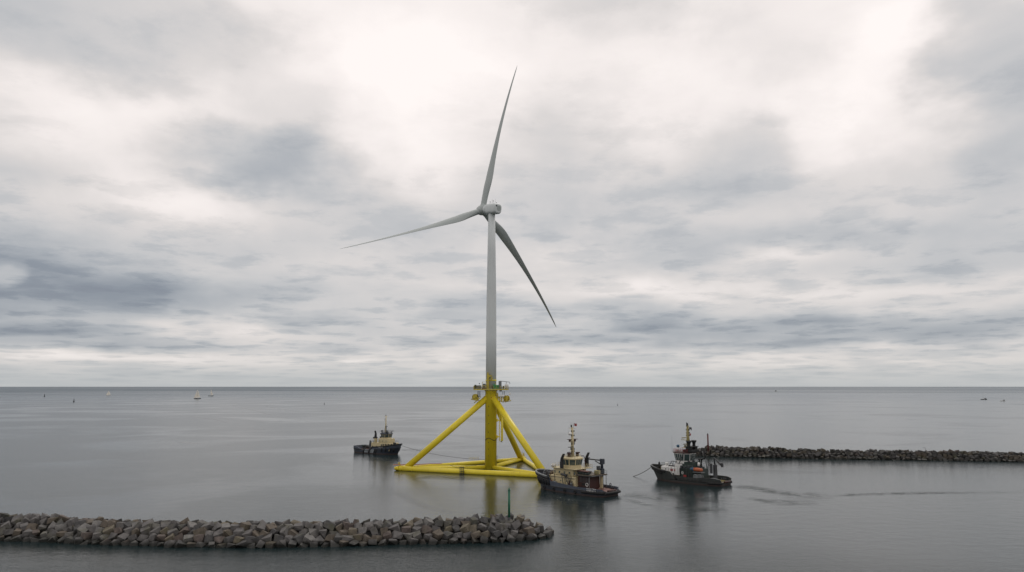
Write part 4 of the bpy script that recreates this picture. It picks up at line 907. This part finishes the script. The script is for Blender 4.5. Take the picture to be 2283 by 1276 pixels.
for i in range(5): q = h.pt(.74 + i * .05, -1, 4.1 + i * .08); B().torus(q + Vector((0, .3, .1)), (0, 1, 0), .35, .16, 12, 6).build('tyre_fender', M['black'], Cc)
for x, y in ((-11, 3.2), (-11, -3.2), (11.3, 1.2), (11.3, -1.2)): bitts(Cc, x, y, dkC((x + 13.75) / 27.5), M['dark'])
q = h.pt(.70, -1, 3.1)
make_text('name_lettering', 'SVITZER', .62, M['white'], Cc, (q.x, q.y - .2, 2.9), (R(90), 0, R(5)))

# ---- right tug
D = empty('tugboat', (58.4, 243.6, 0), atan2(.70, -.713))
tag(D, 'charcoal tugboat with white wheelhouse, ochre mast and orange covered raft, on the right', 'tugboat', 'tugboats towing the turbine')
def topD(x, y):
    z = interp([(0, 1.9), (.09, 2.3), (.2, 2.4), (.32, 2.0), (.62, 2.1), (.65, 3.3), (.8, 3.7), (1, 4.6)], x)
    if x < .02 and y <= .67: z = 1.1
    return z
dkD = lambda x: interp([(0, 1.0), (.62, 1.25), (.66, 1.9), (1, 3.3)], x)
h = Hull(D, 28.5, 10.0, topD, dkD, None, M['hullgrey'], M['hullgrey'], M['woodeck'], strake=.55, rake=2.2)
h.rail_tube(.72, .9995, -.35, .42, M['black'], 'bow_fender'); h.rail_tube(.78, .9995, -1.1, .36, M['black'], 'bow_fender'); h.rail_tube(.0, .66, 0, .16, M['black'], 'rubbing_strake', zf=lambda x: .95)
h.rail_tube(.85, .9995, .02, .12, M['grey'], 'bow_rail'); h.rail_tube(.006, .16, 0, .4, M['black'], 'stern_fender', zf=lambda x: .8)
B().cyl((-13.9, -1.9, 1.15), (-13.9, 1.9, 1.15), .33, .33, 14).build('stern_roller', M['rust'], D)
b = B()
for side in (1, -1):
    for i in range(7): b.box(*(lambda q: (q.x - .45, q.x + .45, q.y - .06 if side < 0 else q.y - .1, q.y + .1 if side < 0 else q.y + .06, 1.2, 1.45))(h.pt(.25 + i * .052, side, 1.3)))
b.build('freeing_port', M['black'], D)
b = B(); b.tube([h.pt(.60, 1, 2.9) + Vector((0, .1, 0)), h.pt(.56, 1, .9) + Vector((0, .12, 0))], .22); b.build('boarding_fender', M['black'], D)
b = B(); b.box(1.3, 8.8, -3.0, 3.0, 2.0, 4.7, .25); wb_ = b.build('forward_house', M['white'], D)
b = B(); b.box(.6, 3.4, -2.9, 2.9, 4.7, 5.8, .1); b.build('upper_house', M['white'], wb_)
for dx in (0, .9, 1.4): B().box(3.2 + dx, 3.6 + dx, 2.98, 3.04, 3.3, 4.0).build('red_mark', M['red'], wb_)
b = B(); b.box(-3.6, 1.3, -3.4, 3.4, 1.2, 4.6, .12); b.box(-5.8, -3.6, -2.8, 2.0, 1.2, 4.6, .1); b.box(-3.0, .6, -2.6, 2.8, 4.6, 6.6, .1); dgh = b.build('deckhouse', M['dgreen'], D)
b = B(); b.torus((.2, 3.46, 3.1), (0, 1, 0), .33, .09, 14, 6); b.build('lifebuoy', M['white'], D)
B().box(-1.2, -.2, 3.4, 3.6, 1.3, 2.5).build('fire_box', M['red'], dgh); B().box(-2.9, -2.1, 3.38, 3.44, 1.4, 3.3).build('door', M['black'], dgh)
wh = wheelhouse(D, (1.2, 0), 5.4, 5.8, 6.0, 6.7, 9.2, 9.3, .45, M['white'], M['rust'], .4, .2, panes=(4, 1, 4))
b = B(); b.box(2.6, 6.4, -2.2, 2.2, 4.7, 5.0, .1); b.build('forward_cover', M['dark'], wb_)
rail(D, [(8.7, -2.8, 4.7), (8.7, 2.8, 4.7), (4.0, 2.8, 4.7)], 1.0, M['grey'], r=.04); rail(D, [(8.7, -2.8, 4.7), (4.0, -2.8, 4.7)], 1.0, M['grey'], r=.04)
b = B()
for y in (2.6, -2.6): b.tube([(5.8, y, 4.7), (4.6, y, 6.5), (2.8, y, 6.5), (2.4, y, 4.8)], .09); b.tube([(4.0, y, 6.5), (4.6, y, 4.8)], .06); b.tube([(3.2, y, 6.5), (3.0, y, 4.8)], .06)
b.build('cable_frame', M['black'], D)
b = B(); b.box(7.0, 8.0, .6, 1.8, 4.8, 5.8, .2); b.build('liferaft', M['white'], D)
mst = B().cyl((-.2, 0, 9.6), (-.2, 0, 18.2), .68, .36, 10).box(-.6, 1.7, -.9, .9, 10.9, 11.0).box(-.5, 1.9, -.9, .9, 13.4, 13.5).box(-.9, .5, -.5, .5, 9.6, 11.2, .1).tube([(1.7, -.8, 13.5), (1.7, .8, 13.5), (1.7, .8, 14.2), (1.7, -.8, 14.2)], .06).tube([(-.2, -1.3, 16.0), (-.2, 1.3, 16.0)], .05).tube([(-.2, -1.0, 18.0), (-.2, 1.0, 18.0)], .05).build('mast', M['olive'], D)
b = B(); b.box(1.2, 1.4, -1.2, 1.2, 14.0, 14.25); b.box(.8, 1.2, -.2, .2, 11.1, 11.9); b.box(.9, 1.1, -1.1, 1.1, 12.0, 12.2); b.build('radar', M['olive'], mst)
b = B()
for z in (11.6, 12.9, 14.8, 15.6, 16.6): b.box(-.85, -.6, -.15, .15, z, z + .5); b.box(.2, .45, -.15, .15, z, z + .4)
b.box(-.5, -.3, .7, .95, 18.0, 19.2); b.box(-.3, -.1, -.2, .2, 18.2, 19.0); b.build('navigation_light', M['black'], mst)
b = B()
for i in range(5): b.box(-.3 - .06 * i, -.24 - .06 * i, -.9 - .22 * (i + 1), -.9 - .22 * i, 17.0 - .03 * i * i, 17.7 - .05 * i)
b.build('flag', M['dark'], mst)
b = B(); b.box(-.7, -.6, -1.1, -.5, 14.9, 15.6); b.build('signal_flag', M['red'], mst)
for x, y, z in ((-.2, .8, 19.4), (-.2, -.9, 19.6), (5.0, 1.6, 14.6)): B().tube([(x, y, 9.4 if x > 1 else 18.0), (x, y, z)], .03, 5).build('aerial', M['grey'], D)
b = B(); b.cyl((3.2, .8, 9.7), (3.2, .8, 10.9), .35, .35, 10); b.build('dome_foot', M['white'], D); b = B(); b.lathe([(.25, 0), (.5, .25), (.5, .7), (.3, .95), (.03, 1.0)], (3.2, .8, 10.9), 12); b.build('searchlight', M['blue'], D)
B().box(-2.9, .6, -2.4, 2.4, 9.6, 10.5, .15).build('funnel_base', M['black'], D)
for y in (1.6, -1.6):
    B().lathe([(.6, 10.4), (.5, 12.0), (.55, 12.5), (.9, 13.1), (.9, 13.4)], (-1.4, y, 0), 14).build('funnel', M['funnel'], D)
rail(D, [(3.8, -2.9, 9.7), (3.8, 2.9, 9.7), (-1.4, 2.9, 9.7), (-1.4, -2.9, 9.7), (3.8, -2.9, 9.7)], .8, M['red'], r=.04)
b = B(); b.tube([(1.4, 3.4, 6.0), (-.4, 3.5, 9.3)], .12); b.build('ladder', M['dark'], D)
b = B()
for y in (1.7, -1.7): b.box(-2.3, -.6, y - .8, y + .8, 10.5, 11.4, .15)
b.box(-2.6, 0, -2.5, 2.5, 11.35, 11.5); b.build('funnel_casing', M['black'], D)
b = B()
for i, (x, y, z, q) in enumerate(((-.5, 3.2, 4.6, .5), (-1.6, 3.0, 4.6, .7), (-2.8, 3.1, 4.6, .45), (.6, 3.3, 4.6, .8), (-4.3, 1.0, 4.6, .8), (-5.2, -.6, 4.6, .6), (-2.0, 3.0, 6.6, .5), (-2.6, 1.0, 6.6, .6))): b.box(x - .35, x + .35, y - .3, y + .3, z, z + q, .05)
b.build('deck_gear', M['dark'], D)
b = B()
for x in (.9, -.6, -1.6, -3.3): b.tube([(x, 3.48, 1.4), (x, 3.48, 4.5)], .09)
b.tube([(1.2, 3.5, 4.2), (-3.5, 3.5, 4.2)], .07); b.tube([(1.2, 3.5, 3.7), (-3.5, 3.5, 3.7)], .05); b.build('pipework', M['black'], dgh)
b = B(); b.box(.9, 1.28, 3.42, 3.5, 1.3, 4.5); b.box(-4.6, -3.6, 2.05, 2.2, 1.3, 3.4); b.build('painted_recess_shade', M['black'], dgh)  # no real recesses: black slabs on the wall paint their shade
rail(D, [(-3.5, 3.3, 4.6), (.5, 3.3, 4.6)], 1.0, M['grey'], r=.04); rail(D, [(-5.7, -2.7, 4.6), (-5.7, 1.9, 4.6)], 1.0, M['grey'], r=.04)
b = B()
for i in range(5): b.tube([(1.0 + i * 1.2, 2.9, 4.72), (1.0 + i * 1.2, 3.02, 4.72), (1.0 + i * 1.2, 3.04, 2.6)], .04)
b.build('panel_seam', M['grey'], wb_)
b = B(); b.box(6.6, 7.0, 2.98, 3.04, 3.6, 3.95); b.build('porthole', M['glass'], wb_)
# aft gear
b = B(); b.tube([(-3.4, -2.6, 4.6), (-3.4, -2.6, 7.4), (-3.4, -1.2, 7.4), (-3.8, -1.2, 4.6)], .3, 6); b.tube([(-3.4, -2.6, 7.2), (-4.6, -2.9, 7.6), (-4.2, -3.0, 10.8)], .24, 6); b.tube([(-3.8, -3.0, 8.4), (-2.0, -2.8, 9.0)], .08, 5); b.build('deck_crane', M['black'], D)
b = B(); b.tube([(-5.2, -3.0, 4.6), (-4.4, -3.0, 8.4)], .16); b.build('stowed_pole', M['grey'], D)
b = B(); b.lathe([(.1, -2.0), (.5, -1.6), (.62, 0), (.5, 1.6), (.1, 2.0)], (-5.0, 2.9, 4.5), 12, (1, 0, .04)); rb_ = b.build('rescue_boat', M['orange'], D)
B().lathe([(.52, -.6), (.64, -.5), (.64, .5), (.5, .6)], (-3.2, 2.9, 4.5), 12, (1, 0, .04)).build('boat_cover', M['blue'], rb_)
b = B(); b.box(-7.2, -3.6, 2.0, 3.5, 3.55, 3.75); b.build('boat_shelf', M['grey'], D)
B().lathe([(.05, -.6), (.4, -.45), (.4, .45), (.05, .6)], (-4.8, 1.6, 6.1), 10).build('fender_buoy', M['white'], D)
for x in (-4.7, -6.2):
    b = B(); b.torus((x, 3.75, 2.3), (0, 1, 0), .68, .17, 14, 6); b.torus((x, 2.6, 2.3), (0, 1, 0), .68, .17, 14, 6); b.cyl((x, 2.6, 2.3), (x, 3.72, 2.3), .5, .5, 12); b.build('winch_drum', M['grey'], D)
B().box(-7.1, -3.9, 3.5, 3.85, 1.25, 1.7).build('winch_foot', M['grey'], D)
b = B(); b.box(-7.6, -6.9, -.6, 1.0, 1.2, 6.2, .08); b.box(-7.0, -6.3, 1.3, 1.9, 3.5, 6.6, .08); b.tube([(-7.2, .2, 6.0), (-7.0, .2, 8.4), (-8.6, -.2, 6.6), (-9.2, -.6, 6.0)], .3, 6); b.box(-9.6, -8.9, -1.0, -.4, 5.5, 6.8, .05); b.build('towing_gantry', M['dark'], D, (-2.6, 0, 0))
b = B(); b.tube([(-12.9, 2.5, 1.6), (-11.5, 3.8, 2.3), (-10.0, 4.2, 2.1)], .22); b.build('rope_heap', M['grey'], D)
b = B(); b.tube([(-8.5, 1.2, 1.3), (-11.5, .8, 1.3), (-13.0, .6, 1.3)], .14); b.tube([(-8.5, -.4, 1.3), (-12.5, -1.0, 1.3)], .14); b.build('hawser', M['olive'], D)
b = B(); b.torus((10.6, 1.0, 4.6), (.8, .6, 0), .85, .3, 18, 8); b.build('tyre_fender', M['black'], D)
b = B()
for q in range(8): a_ = q * pi / 7; b.cyl(Vector((10.6, 1.0, 4.6)) + Vector((-.6, .8, 0)) * 1.0 * cos(a_) + Vector((0, 0, 1.0 * sin(a_))), Vector((10.6, 1.0, 4.6)) + Vector((-.6, .8, 0)) * 1.45 * cos(a_) + Vector((0, 0, 1.4 * sin(a_))), .06, .03, 5)
b.build('tyre_lashing', M['black'], D)
b = B(); b.cyl((10.0, -1.0, 3.5), (10.0, 1.0, 3.5), .6, .6, 14); b.box(9.4, 10.6, 1.0, 1.2, 2.7, 3.6); b.box(9.4, 10.6, -1.2, -1.0, 2.7, 3.6); b.build('anchor_winch', M['olive'], D)
for x, y in ((-11, 3.6), (-11, -3.6), (12, 1.6), (12, -1.6)): bitts(D, x, y, dkD((x + 14.25) / 28.5), M['dark'])
b = B()
for x in (-12.5, -11, -9.5, -8, -6.5, -5): b.box(x, x + .1, -4.85 + (.25 if x < -11 else 0), -4.35, 1.05, 1.7)
b.build('bulwark_stay', M['grey'], D)

# ------------------------------------------------------------ tow lines
def line(name, p0, p1, sag, r, m, label, n=24):
    p0, p1 = Vector(p0), Vector(p1); pts = []
    for i in range(n + 1):
        q = i / n; p = p0.lerp(p1, q); p.z -= sag * 4 * q * (1 - q); pts.append(p)
    tag(B().tube(pts, r, 6).build(name, m), label, 'rope')
tp = D.location + Vector((cos(D.rotation_euler.z) * 13.9, sin(D.rotation_euler.z) * 13.9, 4.0))
q = at(1408, 1062); line('tow_line', tp, (q.x, q.y, -.2), .5, .10, M['rope'], 'dark tow line running from the charcoal tugboat bow down into the water')
tp = Cc.location + Vector((cos(Cc.rotation_euler.z) * 13.2, sin(Cc.rotation_euler.z) * 13.2, 4.2))
line('tow_line', tp, TB + P(68, 12, 2.4), 1.9, .07, M['rope'], 'long thin tow line from the distant left tugboat to the foundation')

# ------------------------------------------------------------ far boats and buoys
def boat_hull(L, W, hgt, m, t, name='hull'):
    rings = []
    for z, k_ in ((-.3, .75), (0, .85), (hgt, 1)):
        r = []
        for x, y in ((-.5, 0), (-.5, .6), (-.3, .85), (0, 1), (.25, .8), (.42, .4), (.5, 0), (.42, -.4), (.25, -.8), (0, -1), (-.3, -.85), (-.5, -.6)): r.append((x * L * (.94 + .06 * k_) , y * W / 2 * k_, z + (.12 * hgt * abs(x) * 2 if z > 0 else 0)))
        rings.append(r)
    return B().loft(rings, True).build(name, m, t)
def sailboat(px, py, L, H, rz, label, hm=None, jib=True, main=True, msail=None):
    q = at(px, py); t = empty('sailboat', (q.x, q.y, 0), rz); boat_hull(L, L * .28, L * .09, hm or M['white'], t)
    B().box(-.18 * L, .12 * L, -.08 * L, .08 * L, L * .09, L * .15, .1).build('cabin', M['white'], t)
    B().cyl((.05 * L, 0, L * .08), (.05 * L, 0, H), .12, .08, 6).tube([(.05 * L, 0, L * .2), (-.38 * L, 0, L * .19)], .08).build('mast', M['grey'], t)
    def sail(nm, pts):
        b = B(); b.add([(x, y - .04, z) for x, y, z in pts] + [(x, y + .04, z) for x, y, z in pts], [(0, 1, 2, 3), (4, 5, 6, 7)] + [(i, (i + 1) % 4, (i + 1) % 4 + 4, i + 4) for i in range(4)]); b.build(nm, msail or M['sail'], t)
    if main: sail('mainsail', [(.04 * L, 0, L * .22), (-.37 * L, -.10 * L, L * .21), (-.14 * L, -.05 * L, H * .6), (.04 * L, 0, H * .97)])
    if jib: sail('jib', [(.49 * L, 0, L * .12), (.02 * L, -.12 * L, L * .16), (.10 * L, -.05 * L, H * .55), (.08 * L, 0, H * .9)])
    tag(t, label, 'sailboat', 'sailboats on the far water'); return t
sailboat(440, 889.5, 17, 25, R(200), 'largest sailboat with two cream sails and dark hull, left of the turbine', M['dark'])
sailboat(470, 883.5, 17, 24, R(190), 'white sailboat with one tall narrow sail, just behind the largest sailboat', M['dark'], jib=False)
sailboat(242, 882.5, 19, 17, R(170), 'small white sailboat alone between the buoys and the largest sailboat')
sailboat(1137, 880.5, 9, 11, R(175), 'tiny faint sailboat right beside the yellow platform')
t = sailboat(2193, 891.5, 16, 15, R(185), 'dark motor sailer with bare masts beside a small white boat', M['dark'], False, False)
B().cyl((-4, 0, 1), (-5, 0, 12), .1, .07, 6).build('mast', M['grey'], t); B().box(-6.5, -2.5, -1.2, 1.2, 1.4, 3.4, .2).build('wheelhouse', M['dark'], t)
q = at(2236, 895); t = empty('motorboat', (q.x, q.y, 0), R(8)); boat_hull(12, 3.6, 1.3, M['white'], t); B().box(1.0, 4, -1.2, 1.2, 1.3, 3.2, .2).build('cabin', M['grey'], t); B().cyl((2, 0, 3), (2, 0, 8), .06, .04, 5).build('mast', M['grey'], t)
tag(t, 'small white motorboat at far right near the dark motor sailer', 'motorboat')
q = at(1730, 873.5); t = empty('speedboat', (q.x, q.y, 0), R(5)); boat_hull(20, 6, 2.2, M['white'], t); B().box(-4, 3, -2, 2, 2.2, 7.5, .4).build('cabin', M['dark'], t)
tag(t, 'far speedboat near the horizon trailing a white wake', 'speedboat')
def buoy(px, py, hgt, label):
    q = at(px, py); t = empty('buoy', (q.x, q.y, 0)); B().lathe([(hgt * .16, -.4), (hgt * .2, .3), (hgt * .16, hgt * .3), (hgt * .1, hgt * .36)], n=10).build('float', M['dark'], t)
    B().lathe([(hgt * .10, hgt * .34), (hgt * .07, hgt * .8), (hgt * .02, hgt)], n=8).build('tower', M['dark'], t); tag(t, label, 'buoy', 'dark channel buoys')
buoy(164.5, 897, 7.5, 'dark channel buoy at left, the biggest and nearest of the buoys')
buoy(99, 885, 9, 'dark channel buoy near the left edge, left of the biggest buoy')
buoy(723, 902, 3.6, 'small dark buoy on the water left of the foundation, above the left tugboat')
buoy(1377, 904, 3.0, 'tiny dark buoy right of the turbine, above and between the two right tugboats')

# ------------------------------------------------------------ foam trails and slicks on the water
def foam_mat(name, col, a, rough=.5):
    m = bpy.data.materials.new(name); m.use_nodes = True; k = NT(m.node_tree); p = k.n['Principled BSDF']; p.inputs['Base Color'].default_value = (*col, 1); p.inputs['Roughness'].default_value = rough
    tr = k.node('ShaderNodeBsdfTransparent'); mxx = k.node('ShaderNodeMixShader'); uv = k.node('ShaderNodeAttribute', attribute_name='edge')
    pos = k.node('ShaderNodeNewGeometry').outputs['Position']
    f = k.m('MULTIPLY', k.m('MULTIPLY', uv.outputs['Fac'], k.mapr(k.noise(pos, .5, 5, .65), .35, .7, .25, 1)), a)
    k.put(mxx.inputs[0], f); k.l.new(tr.outputs[0], mxx.inputs[1]); k.l.new(p.outputs[0], mxx.inputs[2]); k.l.new(mxx.outputs[0], k.n['Material Output'].inputs[0]); return m
FOAM = foam_mat('thin_foam', (.66, .66, .64), .40); FOAMW = foam_mat('white_foam', (.8, .8, .8), .9); DARKW = foam_mat('ruffled_water', (.06, .07, .075), .28, .35)
zlay = [0.004]
def ribbon(name, pix, wpx, m, label=None):
    pts = [at(x, y) for x, y in pix]; sm = []
    for i in range(len(pts) - 1):
        p0, p1, p2, p3 = pts[max(0, i - 1)], pts[i], pts[i + 1], pts[min(len(pts) - 1, i + 2)]
        for j in range(8):
            q = j / 8; sm.append(.5 * ((2 * p1) + (p2 - p0) * q + (2 * p0 - 5 * p1 + 4 * p2 - p3) * q * q + (3 * p1 - p0 - 3 * p2 + p3) * q ** 3))
    sm.append(pts[-1]); n = len(sm); v = []; ed = []; zlay[0] += .004
    for i, p_ in enumerate(sm):
        d = (sm[min(n - 1, i + 1)] - sm[max(0, i - 1)]); d.z = 0; d.normalize(); nn = Vector((-d.y, d.x, 0))
        wd = wpx * p_.y / FPX * (2.5 if abs(d.x) > .7 else 1.2); f = min(1, i / (n * .15), (n - 1 - i) / (n * .4))
        for k_, e_ in ((-1, 0), (0, 1), (1, 0)): v.append((p_.x + nn.x * wd * k_, p_.y + nn.y * wd * k_, zlay[0])); ed.append(e_ * f)
    fs = [(i * 3 + k_, i * 3 + k_ + 1, i * 3 + k_ + 4, i * 3 + k_ + 3) for i in range(n - 1) for k_ in range(2)]
    o = B().add(v, fs).build(name, m); at_ = o.data.attributes.new('edge', 'FLOAT', 'POINT')
    for i, e_ in enumerate(ed): at_.data[i].value = e_
    tag(o, label or 'thin pale foam trail on the grey water', 'foam', 'foam trails on the water', 'stuff')
for pix, wd in (([(517, 906), (560, 914), (605, 926), (660, 936), (720, 946)], 2.0), ([(517, 906), (530, 903), (555, 901)], 1.6), ([(592, 906), (625, 912), (680, 921), (720, 928)], 1.8), ([(592, 906), (610, 901), (645, 900)], 1.4),
                ([(450, 934), (475, 935), (508, 943)], 3), ([(540, 957), (565, 957), (592, 959)], 2.5), ([(395, 986), (425, 988), (450, 990)], 3.5), ([(495, 993), (508, 993), (521, 998)], 2.5), ([(1760, 1100), (1800, 1104), (1850, 1112)], 3), ([(390, 925), (430, 929), (470, 936)], 2.0)):
    ribbon('foam_trail', pix, wd, FOAM)
ribbon('foam_wake', [(1728, 873.2), (1712, 873.6), (1690, 874.5)], .55, FOAMW, 'white wake behind the far speedboat')
ribbon('ruffled_streak', [(888, 1097), (910, 1112), (950, 1130), (1010, 1145)], 15, DARKW, 'curved darker ruffled streak on the calm water before the foundation')
ribbon('ruffled_streak', [(1385, 1104), (1410, 1106), (1440, 1110), (1475, 1118)], 9, DARKW, 'dark churned streak behind the near tugboat stern')
CH = bpy.data.materials.new('churned_water'); CH.use_nodes = True; k = NT(CH.node_tree); p = k.n['Principled BSDF']; p.inputs['Base Color'].default_value = (.03, .05, .05, 1); p.inputs['Roughness'].default_value = .08; p.inputs['IOR'].default_value = 1.34
pos = k.node('ShaderNodeNewGeometry').outputs['Position']; mp = k.node('ShaderNodeMapping'); mp.inputs['Scale'].default_value = (.35, .8, 1); k.l.new(pos, mp.inputs[0])
b_ = k.node('ShaderNodeBump'); b_.inputs['Distance'].default_value = 1.0; b_.inputs['Strength'].default_value = 1.0; k.put(b_.inputs['Height'], k.m('MULTIPLY', k.noise(mp.outputs[0], 1.0, 4, .6, .8), .9)); k.l.new(b_.outputs[0], p.inputs['Normal'])
tr = k.node('ShaderNodeBsdfTransparent'); mxx = k.node('ShaderNodeMixShader'); at_ = k.node('ShaderNodeAttribute', attribute_name='edge')
k.put(mxx.inputs[0], k.m('MULTIPLY', at_.outputs['Fac'], k.mapr(k.noise(mp.outputs[0], .8, 5, .7, .8), .42, .60, 0, .85, True))); k.l.new(tr.outputs[0], mxx.inputs[1]); k.l.new(p.outputs[0], mxx.inputs[2]); k.l.new(mxx.outputs[0], k.n['Material Output'].inputs[0])
for pix, wd in (([(1385, 1103), (1420, 1106), (1460, 1112), (1500, 1118)], 14), ([(895, 1002), (930, 1004), (970, 1008)], 7), ([(820, 1020), (855, 1024), (890, 1024)], 9), ([(1480, 1098), (1540, 1112), (1610, 1120)], 16), ([(1500, 1130), (1560, 1136), (1620, 1134)], 9), ([(1215, 1100), (1270, 1116), (1340, 1122)], 9), ([(1660, 1110), (1740, 1120), (1830, 1122)], 9), ([(1392, 1112), (1430, 1122), (1470, 1134)], 8), ([(1640, 1082), (1700, 1092), (1780, 1104), (1860, 1108)], 16), ([(1840, 1106), (1980, 1101), (2120, 1099), (2283, 1098)], 4), ([(940, 1062), (1010, 1066), (1080, 1068)], 8)):
    ribbon('churned_water', pix, wd * 2.0, CH, 'patch of ruffled churned water beside the tugboats')
print('boulders', ncount)
